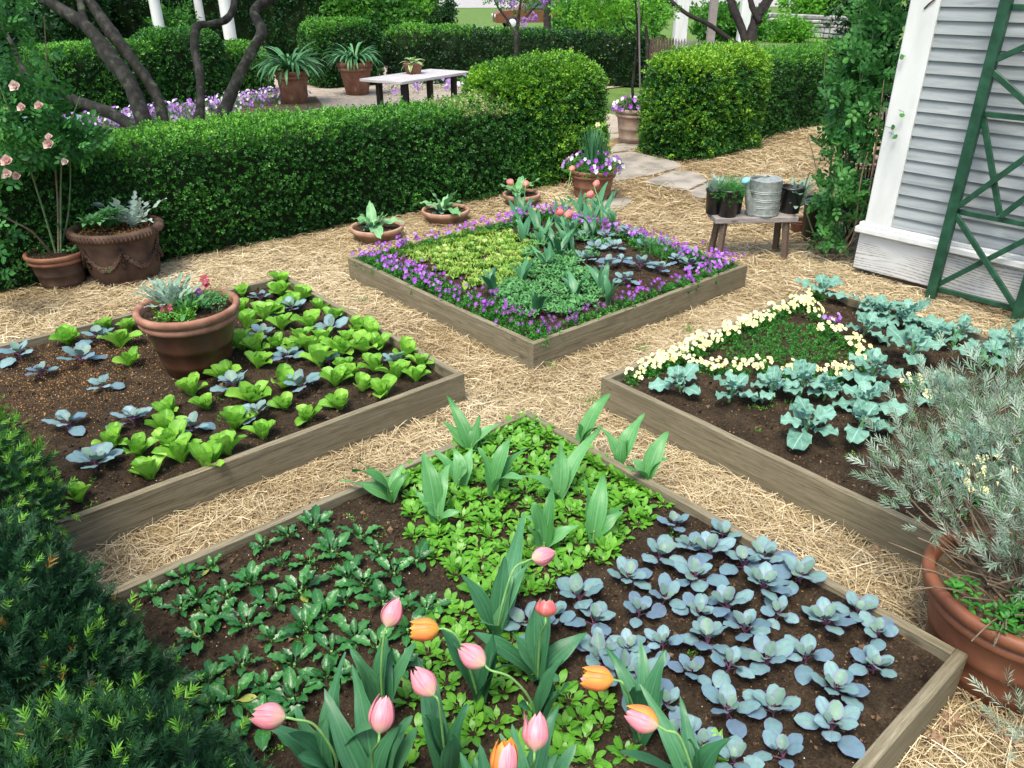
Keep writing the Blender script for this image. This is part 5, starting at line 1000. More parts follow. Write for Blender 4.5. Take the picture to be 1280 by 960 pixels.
lab = ranked([pix((a, b, .17)) for a, b in vp], 'purple viola clump edging the middle bed, {a} in the {b}', 8)
for (a, b), l_ in zip(vp, lab):
    o = bpy.data.objects.new('viola_plant', random.choice(VL)); COL.objects.link(o); o.location = (a, b, .17); s_ = random.uniform(1.1, 1.35); o.scale = (s_,)*3; o.rotation_euler = (0, 0, random.random()*6); tag(o, l_, 'viola', 'purple violas edging the middle bed')
    u, v = pix((a, b, .17)); dark = 640 < u < 790 and v > 375
    blooms(['fdark'] if dark else (['fpur', 'fpur', 'fpur', 'flil', 'fdark'] if not (560 < u < 700 and v > 340) else ['fpur', 'fdark', 'fdark']), 5 if dark or 560 < u < 770 and v > 330 else random.randint(4, 12), .085, .10, sz=1.0)(o)
# cream pansies of the right bed
YP = [(775+(1012-775)*k/13+random.uniform(-3, 3), 466-(466-373)*k/13+random.uniform(-3, 3)) for k in range(14)]+[(800+(1000-800)*k/9, 464-(464-386)*k/9) for k in range(10)]
YP += [(1008, 385), (1020, 398), (1036, 420), (1058, 432), (1072, 446), (1074, 464), (1060, 470), (892, 466), (920, 468), (952, 466), (985, 470), (1012, 472), (1040, 474), (1140, 484), (870, 462), (1165, 500), (1205, 600), (1222, 622), (1240, 596)]
lab = ranked(YP, 'cream pansy clump in the right bed, {a} in the {b}', 7)
for (u, v), l_ in zip(YP, lab):
    p = P(u, v, .17); a, b = clampbed('right', p.x, p.y, .09); o = bpy.data.objects.new('pansy_plant', random.choice(VL)); COL.objects.link(o); o.location = (a, b, .16); s_ = random.uniform(.85, 1.05); o.scale = (s_,)*3; o.rotation_euler = (0, 0, random.random()*6); tag(o, l_, 'pansy', 'cream pansies in the right bed')
    blooms(['fyel'], 14, .085, .085, sz=.85)(o)
p = P(1036, 410, .17); o = bpy.data.objects.new('viola_plant', VL[0]); COL.objects.link(o); o.location = (p.x, p.y, .16); tag(o, 'single lilac viola clump among the cream pansies', 'viola'); blooms(['flil', 'flil', 'fpur'], 15, .07, .09, sz=1.2)(o)
# low green seedlings inside the pansy ring
q = in_px([(905, 436), (965, 402), (1020, 412), (1050, 436), (1040, 458), (960, 458), (905, 452)], .055, .16, .4, 8); mb = MB(); q = np.array(q)
n = len(q); d = np.tile([0, 0, 1.], (n*5, 1)); qq = np.repeat(q, 5, 0)+RNG.normal(0, .018, (n*5, 2)); mb.inst(sprig(6, .02, quadleaf(.02, .009, .1), 1.1, 4), frames(d, tilt=.5), np.concatenate([qq, soil_h('right', qq[:, 0], qq[:, 1])[:, None]+.008], 1))
tag(mb.build('parsley_seedlings', MT['vleaf'], None, False), 'low mat of tiny green seedlings inside the cream pansy ring', 'seedlings', kind='stuff')
# scattered weeds
mb = MB(); W_ = []
for bed, n in (('front', 60), ('right', 34), ('left', 14)):
    x0, y0, x1, y1 = BEDS[bed]; c = RNG.uniform([x0+.1, y0+.1], [x1-.1, y1-.1], (n, 2)); cc = np.repeat(c, 6, 0)+RNG.normal(0, .018, (n*6, 2)); W_.append(np.concatenate([cc, soil_h(bed, cc[:, 0], cc[:, 1])[:, None]+.004], 1))
W_ = np.concatenate(W_); mb.inst(sprig(4, .015, quadleaf(.014, .008, .1), 1.2, 4), frames(np.tile([0, 0, 1.], (len(W_), 1)), tilt=.6), W_)
g_ = [P(u, v, .01) for u, v in ((1110, 875), (1120, 868), (455, 378), (560, 330), (640, 425), (700, 455), (800, 440), (860, 415), (436, 350), (690, 462), (1060, 655), (740, 505), (900, 430))]
for c in g_:
    if any(x0-.03 < c[0] < x1+.03 and y0-.03 < c[1] < y1+.03 for x0, y0, x1, y1 in BEDS.values()): continue
    m = 26; cc = np.array(c)+RNG.normal(0, .03, (m, 3))*np.array([1, 1, 0]); mb.inst(sprig(4, .03, quadleaf(.03, .004, .1), .5, 4), frames(np.tile([0, 0, 1.], (m, 1)), tilt=.4), cc)
tag(mb.build('weeds', MT['grass'], None, False), 'tiny weeds and grass tufts in the soil and along the boards', 'weeds', kind='stuff')
# ------------------------------------------------------------------ tulips
def ribbon(P0, P1, P2, W, prof='tulip', side=None, fold=.22, n=12, nw=4, wave=.05, tw=0.0):
    P0, P1, P2 = [np.array(p, float) for p in (P0, P1, P2)]; t = np.linspace(0, 1, n+1); C = ((1-t)**2)[:, None]*P0+(2*t*(1-t))[:, None]*P1+(t**2)[:, None]*P2
    T = np.gradient(C, axis=0); T /= np.linalg.norm(T, axis=1)[:, None]+1e-9; up = np.array([0, 0, 1.]); h = P2-P0; h[2] = 0
    if side is None: side = np.cross(h if np.linalg.norm(h) > .02 else np.array([-FW[0], -FW[1], 0]), up)
    side = side/(np.linalg.norm(side)+1e-9); w_ = PROF[prof](t)*W/2; w_[-1] = W*.012; ph = random.random()*6; V = []; UV = []
    for i in range(n+1):
        s_ = side-T[i]*(side@T[i]); s_ /= np.linalg.norm(s_)+1e-9; nn = np.cross(s_, T[i]); a = tw*t[i]; s2 = s_*cos(a)+nn*sin(a); n2 = nn*cos(a)-s_*sin(a)
        for q in np.linspace(-1, 1, nw+1): V.append(C[i]+s2*q*w_[i]+n2*(fold*abs(q)*w_[i]*(1.25-t[i]*.8)+wave*W*q*q*sin(9*t[i]+ph+q*1.5))); UV.append(((q+1)/2, t[i]))
    k = nw+1; return np.array(V), np.array([[i*k+j, (i+1)*k+j, (i+1)*k+j+1, i*k+j+1] for i in range(n) for j in range(nw)]), np.array(UV)
def petal(H, R, az, w_, open_=.6, inner=0, n=9, m=6, flare=0):
    V = []; UV = []
    for i in range(n+1):
        t = i/n; r = R*(sin(min(t/.45, 1)*pi/2)**.7)*(1-(1-open_)*max(0, (t-.45)/.55)**1.7)*(1-.09*inner)+flare*max(0, t-.6)**1.5*H; z = H*t*(1-.03*inner); hw = w_*(1-.05*t)*sqrt(max(1-max(0, (t-.55)/.45)**3.0, .012))*(1.0 if t > .12 else .75+2*t)
        for j in range(m+1):
            q = j/m*2-1; a = az+q*hw; rr = r*(1+.05*(1-q*q)**2-.02*abs(q)+.07*abs(q)**4*(1-inner)*t)-.0008*sin(q*9+i); V.append((rr*cos(a), rr*sin(a), z-.03*H*abs(q)**2*t)); UV.append((j/m, t))
    k = m+1; return np.array(V), np.array([[i*k+j, i*k+j+1, (i+1)*k+j+1, (i+1)*k+j] for i in range(n) for j in range(m)]), np.array(UV)
def tulip_flower(H, R, mats, open_=.55, seed=0, flare=0, odd=None):
    random.seed(seed); mb = MB()
    for k in range(3): mb.add(*petal(H*.97, R, k*2.094+1.05, .74, open_*1.0, 1), random.random(), 0)
    for k in range(3): mb.add(*petal(H*random.uniform(.95, 1.02), R*1.03, k*2.094, .80, open_*random.uniform(.95, 1.1), 0, flare=flare if k == 0 else 0), random.random(), 1 if (odd is not None and k == odd) else 0)
    mb.tube([(0, 0, .002), (0, 0, H*.42)], [.006, .004], 6, 2)
    for k in range(6): a = k*1.047; mb.tube([(0, 0, 0), (.011*cos(a), .011*sin(a), H*.3), (.013*cos(a), .013*sin(a), H*.5)], [.0015, .0014, .003], 4, 3)
    return mb.mesh('tulip_bloom', [MT[mats[0]], MT[mats[-1]], MT['stemg'], MT['dark']])
def spline(pts, k=7):
    pts = [Vector(p) for p in pts]; o = []
    for i in range(len(pts)-1):
        p0 = pts[max(i-1, 0)]; p1 = pts[i]; p2 = pts[i+1]; p3 = pts[min(i+2, len(pts)-1)]
        for s_ in range(k): q = s_/k; o.append(.5*((2*p1)+(p2-p0)*q+(2*p0-5*p1+4*p2-p3)*q*q+(3*p1-p0-3*p2+p3)*q**3))
    return o+[pts[-1]]
def tulip(label, headpx, tippx, zh, dz, basepx, mats, leaves, H=.10, R=.0345, open_=.55, viapx=None, flare=0, odd=None, group='flowering tulips of the nearest bed', bed='front', leafm='tull', lw=.055, cat='tulip', base=None):
    """headpx: where stem meets flower; tippx: flower tip; dz: height gain from foot to tip"""
    A = P(*headpx, zh); Bt = P(*tippx, zh+dz); ax = (Bt-A).normalized(); zb = SOILZ.get(bed, .17); B0 = base or P(*basepx, zb); t = thing('tulip', label, cat, B0, 0, group)
    o = child('flower', tulip_flower(H, R, mats, open_, hash(headpx) % 1000, flare, odd), t, A-B0); o.rotation_euler = ax.to_track_quat('Z', 'Y').to_euler(); rel = [Vector((0, 0, 0))]
    if viapx: 
        for (u, v, f) in viapx: rel.append(P(u, v, zb+(zh-zb)*f)-B0)
    else: rel.append(Vector(((A-B0).x*.25, (A-B0).y*.25, (zh-zb)*.6)))
    rel += [A-B0-ax*.02+Vector((0, 0, -.004)), A-B0+ax*.002]; mb = MB(); s = spline(rel); mb.tube(s, np.linspace(.0045, .0033, len(s)), 8, 0, .5, False); mb.build('stem', MT['stemg'], t)
    if bed == 'front': leaves = leaves+[(basepx[0]+random.uniform(-60, 60), basepx[1]-random.uniform(50, 120), random.uniform(.38, .52), random.uniform(.05, .065)) for _ in range(3)]
    for (u, v, z, w_) in leaves:
        T_ = P(u, v, z)-B0; mid = Vector((T_.x*.3+random.uniform(-.035, .035), T_.y*.3+random.uniform(-.035, .035), max(T_.z*.75, .11 if z-zb < .12 else 0))); mb = MB()
        mb.add(*ribbon((random.uniform(-.008, .008), random.uniform(-.008, .008), -.01), mid, T_, w_*lw/.055*1.25, tw=random.uniform(-.7, .7), wave=.09), random.random()); mb.build('leaf', MT[leafm], t)
    return t
random.seed(12)
TU = [
 ('pink tulip lying sideways towards the left, lowest at the left', (358, 897), (308, 893), .60, .0, (415, 985), ('ppink',), [(330, 905, .42, .06), (432, 815, .50, .055), (372, 945, .40, .07), (470, 905, .48, .06)], dict(viapx=[(420, 950, .55), (395, 908, .9)])),
 ('upright pink tulip leftmost of the upper flowers, above the orange one', (483, 785), (498, 748), .56, .05, (480, 905), ('ppink',), [(438, 810, .48, .05), (520, 800, .44, .06)], dict(open_=.35)),
 ('orange tulip opening towards the left with yellow petal edges', (550, 786), (507, 788), .56, .0, (600, 880), ('porange',), [(560, 790, .45, .06), (640, 830, .42, .05)], dict(open_=.8, viapx=[(585, 830, .6), (572, 797, .92)])),
 ('pale pink tulip tilting up left on a long arching stem', (607, 832), (565, 802), .60, .02, (672, 925), ('ppink',), [(690, 830, .45, .05), (648, 880, .42, .06)], dict(open_=.3, viapx=[(665, 880, .6), (640, 848, .9)])),
 ('dusky pink tulip leaning left below the orange one', (543, 870), (514, 832), .58, .04, (560, 985), ('ppink',), [(520, 815, .50, .06), (585, 880, .45, .055), (545, 850, .46, .05)], dict(open_=.3)),
 ('upright pink tulip with squared top near the lower left', (474, 918), (481, 868), .60, .07, (470, 1010), ('ppink',), [(440, 830, .54, .055), (505, 915, .46, .05), (405, 860, .50, .06)], dict(open_=.55)),
 ('pink tulip with one petal folded out to the right', (668, 940), (672, 888), .58, .07, (660, 1030), ('ppink',), [(700, 880, .50, .05), (640, 905, .46, .05), (720, 930, .42, .06)], dict(open_=.45, flare=.9)),
 ('yellow and pink tulip cut by the bottom picture edge', (628, 975), (632, 935), .60, .06, (620, 1060), ('porange', 'ppink'), [(600, 930, .46, .055), (575, 940, .44, .05)], dict(open_=.6, odd=1)),
 ('orange tulip with pink back pointing left beside the cabbages', (768, 850), (727, 846), .55, .0, (800, 925), ('porange', 'ppink'), [(800, 800, .42, .05), (790, 870, .38, .05), (830, 860, .34, .06)], dict(open_=.75, odd=2, viapx=[(790, 880, .6), (780, 858, .93)])),
 ('large pink and orange tulip on a bent stem, lowest at the right', (824, 908), (770, 884), .58, .01, (870, 1010), ('ppink', 'porange'), [(800, 855, .46, .05), (850, 870, .40, .05), (770, 940, .4, .06)], dict(open_=.5, odd=1, R=.035, viapx=[(868, 975, .5), (850, 922, .92)])),
 ('rose-red cup tulip facing up on a straight dark stem', (682, 772), (684, 745), .52, .05, (672, 850), ('prose',), [(735, 790, .30, .07), (640, 790, .40, .06), (590, 790, .40, .06), (700, 850, .34, .05)], dict(open_=.75, H=.06)),
 ('pink tulip pointing right above the rose-red one', (664, 699), (707, 687), .50, .0, (620, 800), ('ppink',), [(655, 640, .40, .07), (600, 780, .36, .05), (640, 720, .42, .05)], dict(open_=.3, viapx=[(628, 755, .55), (642, 712, .92)])),
]
for l_, a, b, zh, dz, c, m, lv, kw in TU:
    kw = dict(kw); kw.setdefault('open_', .5); kw['open_'] *= (.75 if m[0] != 'porange' else .9); tulip(l_, a, b, zh, dz, c, m, lv, **kw)
def leaf_clump(label, basepx, tips, bed, group, mat='tull2', cat='tulip', lw=1.0, ztop=None, base=None):
    if bed == 'front': lw = 1.1; tips = [(u, v-10, z+.05, w_) for u, v, z, w_ in tips]+[(basepx[0]+random.uniform(-45, 45), basepx[1]-random.uniform(20, 55), .30, .045) for _ in range(2)]
    zb = SOILZ[bed] if bed else .12; B0 = base or P(*basepx, zb); t = thing('tulip', label, cat, B0, 0, group)
    for (u, v, z, w_) in tips:
        T_ = P(u, v, z)-B0; mid = Vector((T_.x*.2+random.uniform(-.03, .03), T_.y*.2+random.uniform(-.03, .03), max(T_.z*random.uniform(.75, 1.0), .10))); mb = MB(); mb.add(*ribbon((random.uniform(-.01, .01), random.uniform(-.01, .01), -.01), mid, T_, w_*lw*(1.3 if bed == 'front' else .85), tw=random.uniform(-.8, .8), wave=.10), random.random()); mb.build('leaf', MT[mat], t)
    mb = MB(); mb.tube([(0, 0, -.01), (0, 0, .05)], [.007, .005], 6); mb.build('stem', MT['stemg'], t); return t
LC = [
 ('flowerless tulip leaves at the far left corner of the salad seedlings', (590, 565), [(558, 503, .36, .05), (600, 530, .28, .045)]),
 ('tall flowerless tulip leaves left of the salad patch centre', (548, 655), [(528, 575, .40, .06), (562, 590, .34, .05), (575, 650, .22, .045)]),
 ('drooping broad tulip leaf arching left over the timber', (490, 625), [(425, 610, .22, .06), (440, 598, .3, .06), (505, 590, .26, .04)]),
 ('twin tulip leaves behind the tall left clump', (575, 610), [(566, 570, .30, .05), (590, 570, .30, .05)]),
 ('broad tulip leaves spreading in the middle of the salad patch', (615, 620), [(598, 570, .34, .05), (640, 555, .38, .055), (660, 570, .32, .04), (655, 610, .30, .05)]),
 ('long curving tulip leaf pointing up right from the centre', (698, 625), [(752, 545, .36, .055), (700, 560, .38, .055), (645, 605, .30, .05)]),
 ('tall tulip leaf near the back corner of the nearest bed', (725, 560), [(763, 502, .36, .06), (722, 540, .28, .045)]),
 ('wavy tulip leaf leaning right behind the pointed one', (775, 580), [(806, 527, .34, .06), (752, 545, .28, .04)]),
 ('pointed tulip leaf at the right edge of the salad patch', (808, 605), [(836, 549, .34, .06), (780, 595, .26, .05)]),
 ('upright pair of tulip leaves right of the patch centre', (742, 675), [(755, 600, .36, .06), (730, 612, .30, .05), (785, 640, .24, .04)]),
 ('upright pale tulip leaves above the sideways pink tulip', (680, 690), [(665, 640, .36, .06), (690, 620, .34, .055), (655, 655, .3, .04)]),
]
for l_, b, tp in LC: leaf_clump(l_, b, tp, 'front', 'flowerless tulip leaves in the nearest bed')
LB = [(672, 290), (648, 282), (752, 276), (700, 325), (715, 318), (745, 268), (654, 305), (679, 308), (712, 302), (736, 288), (766, 294), (685, 338), (655, 358), (719, 376), (752, 366), (669, 396), (615, 372), (700, 285), (725, 270), (690, 318), (760, 380), (738, 300)]
lab = ranked(LB, 'grey-green tulip leaf clump in the middle bed, {a} in the {b}')
for (u, v), l_ in zip(LB, lab):
    k = random.randint(4, 7); leaf_clump(l_, (u, v), [(u+random.uniform(-22, 22), v-random.uniform(24, 42), SOILZ['back']+random.uniform(.1, .25), random.uniform(.05, .075)) for _ in range(k)], 'back', 'tulip leaf clumps in the middle bed', 'tull')
for l_, a, b, base, in (('left one of two salmon tulips crossing in the middle bed', (704, 268), (695, 262), (712, 300)), ('right one of two salmon tulips crossing in the middle bed', (708, 272), (714, 262), (716, 302)), ('salmon tulip bud lying over the straw at the middle bed', (733, 246), (746, 239), (742, 285)), ('small salmon tulip in front of the path stones', (744, 233), (748, 224), (752, 285)), ('salmon tulip in front of the viola pot', (714, 213), (720, 202), (706, 275)), ('left salmon tulip over the rightmost bowl', (641, 230), (626, 220), (648, 270)), ('right salmon tulip over the rightmost bowl', (657, 232), (660, 217), (655, 272))):
    tulip(l_, a, b, .5, .05, base, ('psalmon',), [(base[0]-8, base[1]-30, .38, .045), (base[0]+9, base[1]-26, .36, .045)], H=.085, R=.036, open_=.6, bed='back', group='salmon tulips of the middle bed')
# ------------------------------------------------------------------ plants standing in pots
def foliage_plant(name, label, cat, loc, build, parts, group=None):
    t = thing(name, label, cat, loc, 0, group)
    for n, m, f in parts: b = MB(); f(b); b.build(n, m, t)
    return t
def dusty(mb, n, L_, seed, a_in=1.4, a_out=.4, prof='cut', W=.4, mat=0): rosette(None, n, a_in, a_out, L_, L_*W, mat, seed, prof=prof, bend=-.5, fold=.15, nl=30, nw=4, wave=.12, mb=mb)
top = PA+Vector((0, 0, HA*.9))
foliage_plant('dusty_miller', 'silvery felted plant rising from the pot in the left bed', 'silver plant', top+Vector((-.07, .08, 0)), None, [('foliage', MT['silver'], lambda b: (dusty(b, 34, .29, 5, 1.55, .7, 'cut', .19)))])
foliage_plant('cardoon_plant', 'grey-green leafy rosette at the centre of the pot in the left bed', 'leafy plant', top+Vector((-.02, -.05, 0)), None, [('foliage', MT['sage'], lambda b: dusty(b, 17, .23, 6, 1.5, .45, 'oval', .22))])
def mat_pts(b, R_, n, seed, c=(0, 0), ls=.02): d = RNG.normal(size=(n, 3))*.5+np.array([0, 0, 1]); d /= np.linalg.norm(d, axis=1)[:, None]; r_ = R_*np.sqrt(RNG.random(n)); a = RNG.random(n)*6.28; b.inst(sprig(5, .03, quadleaf(ls, ls*.55, .15), 1.1, seed), frames(d, tilt=.5), np.stack([c[0]+r_*np.cos(a), c[1]+r_*np.sin(a), .01+.05*RNG.random(n)], 1))
t = foliage_plant('pansy_plant', 'maroon and violet pansies in the pot of the left bed', 'pansy', top, None, [('foliage', MT['sage'], lambda b: mat_pts(b, .14, 190, 3, (.11, .0))), ('side_foliage', MT['aru'], lambda b: mat_pts(b, .12, 130, 4, (-.1, -.1)))])
for (x, y, z, k, s_) in ((.17, .1, .14, 'fred', 1), (.175, .1, .11, 'fred', .8), (-.13, -.06, .07, 'fred', .9), (-.155, -.04, .06, 'fred', .7), (.08, -.02, .11, 'fdark', 2.0), (.09, -.05, .06, 'fyel', .8)):
    child('flower', FL[k], t, (x, y, z), Vector((-FW[0]*.6, -FW[1], .6)).to_track_quat('Z', 'Y').to_euler(), s_)
mb = MB(); mb.tube([(.16, .1, 0), (.17, .1, .13)], .002, 5); mb.tube([(-.13, -.06, 0), (-.13, -.06, .06)], .002, 5); mb.build('stem', MT['stemg'], t)
topB = PB+Vector((0, 0, .45))
foliage_plant('cardoon_plant', 'toothed silvery cardoon in the swagged pot', 'leafy plant', topB+Vector((.16, .0, 0)), None, [('foliage', MT['silver'], lambda b: dusty(b, 16, .42, 15, 1.5, .6, 'cut', .24))])
foliage_plant('sage_plant', 'bushy grey-green sage in the swagged pot', 'herb', topB+Vector((-.1, -.02, 0)), None, [('foliage', MT['sage'], lambda b: [rosette(None, 9, 1.3, .3, .12, .042, 0, k, prof='oval', nl=5, nw=2, mb=b) and [b.V.__setitem__(-1-j, b.V[-1-j]+np.array([.16*cos(k*1.3)*(.3+.1*(k % 7)), .15*sin(k*1.3)*(.3+.1*(k % 7)), .04+.03*(k % 5)])) for j in range(9)] for k in range(22)])])
foliage_plant('young_weed', 'single pale green leaf rosette at the rim of the rose pot', 'leafy plant', PC+Vector((.12, -.08, .31)), None, [('foliage', MT['sage'], lambda b: dusty(b, 6, .11, 25, 1.2, .5, 'oval', .5))])
for i, (q, R) in enumerate(bowls):
    b0 = q+Vector((-.04, 0, .135)); words = ['leftmost bowl by the hedge', 'middle bowl by the hedge', 'rightmost bowl by the hedge'][i]
    foliage_plant('cardoon_plant', 'young large-leaved plant growing in the '+words, 'leafy plant', b0, None, [('foliage', MT['artich'], lambda b: rosette(None, 8, 1.35, .5, .38, .13, 0, 31+i, prof='lance', bend=-.8, fold=.2, nl=14, nw=4, wave=.12, wf=3, mb=b))], 'large-leaved plants in the shallow bowls')
    foliage_plant('chard_plant', 'small pale leafy tuft in the '+words, 'leafy plant', b0+Vector((-.06, -.06, 0)), None, [('foliage', MT['brod'], lambda b: rosette(None, 10, 1.3, .3, .1, .07, 0, 51+i, prof='obov', bend=-.5, wave=.15, mb=b))], 'pale tufts in the shallow bowls')
# viola pot: narcissus leaves, daffodil, violas
tv = PV+Vector((0, 0, .33)); t = thing('daffodil_plant', 'tall narcissus leaves with a single pale yellow daffodil', 'daffodil', tv)
mb = MB()
for k in range(95):
    a = random.uniform(0, 6.28); r = random.uniform(0, .15); h_ = random.uniform(.32, .52); l_ = random.uniform(.02, .12); mb.add(*ribbon((r*cos(a), r*sin(a), 0), (r*cos(a)*1.2, r*sin(a)*1.2, h_*.6), ((r+l_)*cos(a), (r+l_)*sin(a), h_), .016, 'strap', fold=.3, n=6, nw=2, wave=0), random.random())
mb.build('foliage', MT['tull'], t); mb = MB(); hd = Vector((.03, -.02, .54)); mb.tube(spline([(0, 0, 0), (.015, 0, .22), hd]), .004, 6); mb.build('stem', MT['stemg'], t)
mb = MB()
for k in range(6): put(mb, leaf(.034, .026, 'oval', .15, -.1, .1, 5, 4), k*1.047, (0, 0, 0), 1)
mb.lathe([(.008, 0), (.012, .01), (.017, .02), (.016, .021), (.010, .008), (.002, .004)], 16, (0, 0, 0), 1); o = mb.build('flower', [MT['fdaf'], MT['fyel']], t, True, hd, Vector((-FW[0], -FW[1], .3)).to_track_quat('Z', 'Y').to_euler())
def viola_cushion(label, loc, R_, n, kinds, nf, h_=.09, mat='vleaf', sz=1.5, group=None):
    t = thing('viola_plant', label, 'viola', loc, 0, group); mb = MB(); d = RNG.normal(size=(n, 3)); d[:, 2] = np.abs(d[:, 2]); d /= np.linalg.norm(d, axis=1)[:, None]; q = d*np.array([R_, R_, h_])*(RNG.random(n)**.4)[:, None]
    mb.inst(sprig(5, .025, quadleaf(.022, .013, .15), 1.1, 1), frames(d, tilt=.6), q); mb.build('foliage', MT[mat], t, False)
    for i in range(nf):
        d = Vector((random.gauss(0, 1), random.gauss(0, 1), abs(random.gauss(0, .8))+.1)).normalized(); aim = d+Vector((-FW[0], -FW[1], .2))*.8; child('flower', FL[random.choice(kinds)], t, (d.x*R_*1.02, d.y*R_*1.02, d.z*h_+.02), aim.to_track_quat('Z', 'Y').to_euler(), sz*random.uniform(.8, 1.2))
    return t
viola_cushion('violet and pale pink violas spilling round the daffodil pot', tv, .37, 760, ['fpur', 'flil', 'flil', 'fwhite', 'fpur'], 70, .22, sz=1.9)
viola_cushion('violas filling the big pale pot on the path', PP+Vector((0, 0, .52)), .4, 520, ['flil', 'fpur', 'flil', 'fwhite'], 60, .2, 'boxdark', sz=2.4)
# small standard tree with stake in the path pot
q = PP+Vector((0, 0, .5)); t = limb_tree('potted_tree', 'slim crooked young tree tied to a stake in the path pot', q, [([q+Vector((-.05, 0, 0)), q+Vector((-.12, .02, .35)), q+Vector((-.06, .05, .7)), q+Vector((-.1, 0, 1.1)), q+Vector((-.2, 0, 1.6))], [.028, .022, .022, .018, .012]), ([q+Vector((-.1, 0, 1.1)), q+Vector((-.3, .1, 1.25)), q+Vector((-.4, .1, 1.45))], [.012, .009, .006]), ([q+Vector((-.1, 0, 1.1)), q+Vector((.08, .1, 1.3)), q+Vector((.1, .1, 1.6))], [.012, .01, .006])],
   [(q.x-.1, q.y, q.z+1.75, .5, .5, .22), (q.x-.35, q.y, q.z+1.5, .25, .25, .12), (q.x+.2, q.y, q.z+1.6, .3, .3, .15)], 'treelt', .06, 77, n=260)
mb = MB(); mb.tube([(.06, -.02, 0), (-.2, -.05, 1.75)], .013, 8); mb.build('stake', MT['grey_wood'], t)
def strap_plant(label, loc, n, L_, W, seed, name='strap_leaf_plant'):
    random.seed(seed); t = thing(name, label, 'leafy plant', loc, 0, 'strap-leaved plants in clay pots'); mb = MB(); n = int(n*1.9)
    for i in range(n):
        az = random.uniform(0, 6.28); s_ = random.uniform(.7, 1.15); put(mb, leaf(L_*s_, W*random.uniform(.8, 1.1), 'strap', random.uniform(.8, 1.45), random.uniform(-2.6, -1.3), .2, 12, 2), az, (.06*cos(az), .06*sin(az), 0))
    mb.build('foliage', MT['aga'], t); return t
strap_plant('drooping glossy strap leaves in the clay pot by the violet border', PG1+Vector((0, 0, .62)), 75, .85, .055, 1); strap_plant('arching grey-green strap leaves in the clay pot left of the table', PG2+Vector((0, 0, .66)), 75, .75, .05, 2)
foliage_plant('hosta_plant', 'cream-edged leafy plant in the small pot on the garden table', 'leafy plant', HP+Vector((0, 0, .18)), None, [('foliage', MT['hosta'], lambda b: rosette(None, 15, 1.4, .3, .34, .12, 0, 8, prof='oval', bend=-1.3, nl=8, mb=b))])
# violet border behind the leaning trees
vb = [P(u, v, .0) for u, v in [(100+k*27, 170-k*4.6) for k in range(11)]]+[P(u, v, 0) for u, v in [(95+k*27, 161-k*4.0) for k in range(11)]]
lab = ranked([pix(p) for p in vb], 'violet border plant beyond the hedge, {a} in the {b}', 11)
for p, l_ in zip(vb, lab): viola_cushion(l_, p, .36, 190, ['flil', 'fwhite', 'flil', 'flil', 'fpur'], 40, .26, 'vleaf', 2.3, 'violets of the border beyond the hedge')
for i, (u, v) in enumerate(((545, 113), (580, 112), (500, 117), (608, 108))): viola_cushion(['lilac flowers right of the table legs', 'lilac flowers under the right end of the table', 'lilac flowers under the left end of the table', 'lilac flowers between table and boxwood block'][i], P(u, v), .45, 160, ['flil', 'fwhite', 'flil'], 34, .35, 'vleaf', 3.4)
foliage_plant('blue_cabbage', 'pale blue-green cabbages beyond the hedge at the left', 'cabbage', P(55, 182), None, [('foliage', MT['brod'], lambda b: [put(b, leaf(.4, .3, 'broc', .9, -.8, .1, 10, 4, .1), k*2.4, (.35*cos(k*1.9), .35*sin(k*1.9), .2)) for k in range(22)])])
# bench plants
foliage_plant('dusty_miller', 'pale silvery sprays in the left rear nursery pot on the bench', 'silver plant', BP[0]+Vector((0, 0, .15)), None, [('foliage', MT['silver'], lambda b: [put(b, leaf(.21, .045, 'cut', random.uniform(.9, 1.5), -.4, .1, 14, 2), k*2.4, (0, 0, 0), random.uniform(.7, 1.1)) for k in range(40)])])
for i in (1, 2):
    t = thing('lavender_plant', ['', 'green feathery lavender in the front nursery pot on the bench', 'green feathery lavender beside the watering can spout'][i], 'lavender', BP[i]+Vector((0, 0, .14))); feather(260, .14, i, 0, .03, .0035, .38).build('foliage', MT['dill'], t, False)
t = foliage_plant('blue_cabbage', 'pale cabbage leaves in the nursery pot right of the can', 'cabbage', BP[3]+Vector((0, 0, .15)), None, [('foliage', MT['brod'], lambda b: rosette(None, 9, 1.3, .4, .16, .11, 0, 71, prof='broc', wave=.1, mb=b))])
t = foliage_plant('dusty_miller', 'big silvery grey bush beside the climbing rose', 'silver plant', on_bench(.44, .1)+Vector((0, 0, .02)), None, [('foliage', MT['silver'], lambda b: [put(b, leaf(.34, .06, 'cut', random.uniform(.4, 1.5), -.5, .1, 14, 2), k*2.4, (0, 0, 0), random.uniform(.6, 1.1)) for k in range(40)])])
# ------------------------------------------------------------------ roses
RL_ = None
def compound(seed, s_=1.0):
    """five leaflets on a short stalk"""
    mb = []; r = random.Random(seed); V = []; Fc = []; U = []; k = 0
    for (x, y, a, q) in ((.0, 0, 0, 1.1), (-.025, .004, 1.1, 1), (-.025, -.004, -1.1, 1), (-.055, .004, 1.25, .8), (-.055, -.004, -1.25, .8)):
        v, f, u = leaf(.04*q, .028*q, 'oval', .0, -.3, .15, 3, 2); v = v@rz3(a).T+np.array([.06+x, y, 0]); V.append(v*s_); Fc.append(f+k); U.append(u); k += len(v)
    v = np.array([[0, -.001, 0], [.06, -.001, 0], [.06, .001, 0], [0, .001, 0]])*s_; V.append(v); Fc.append(np.array([[0, 1, 2, 3]])+k); U.append(np.zeros((4, 2))+.5); return np.concatenate(V), np.concatenate(Fc), np.concatenate(U)
CP = compound(1)
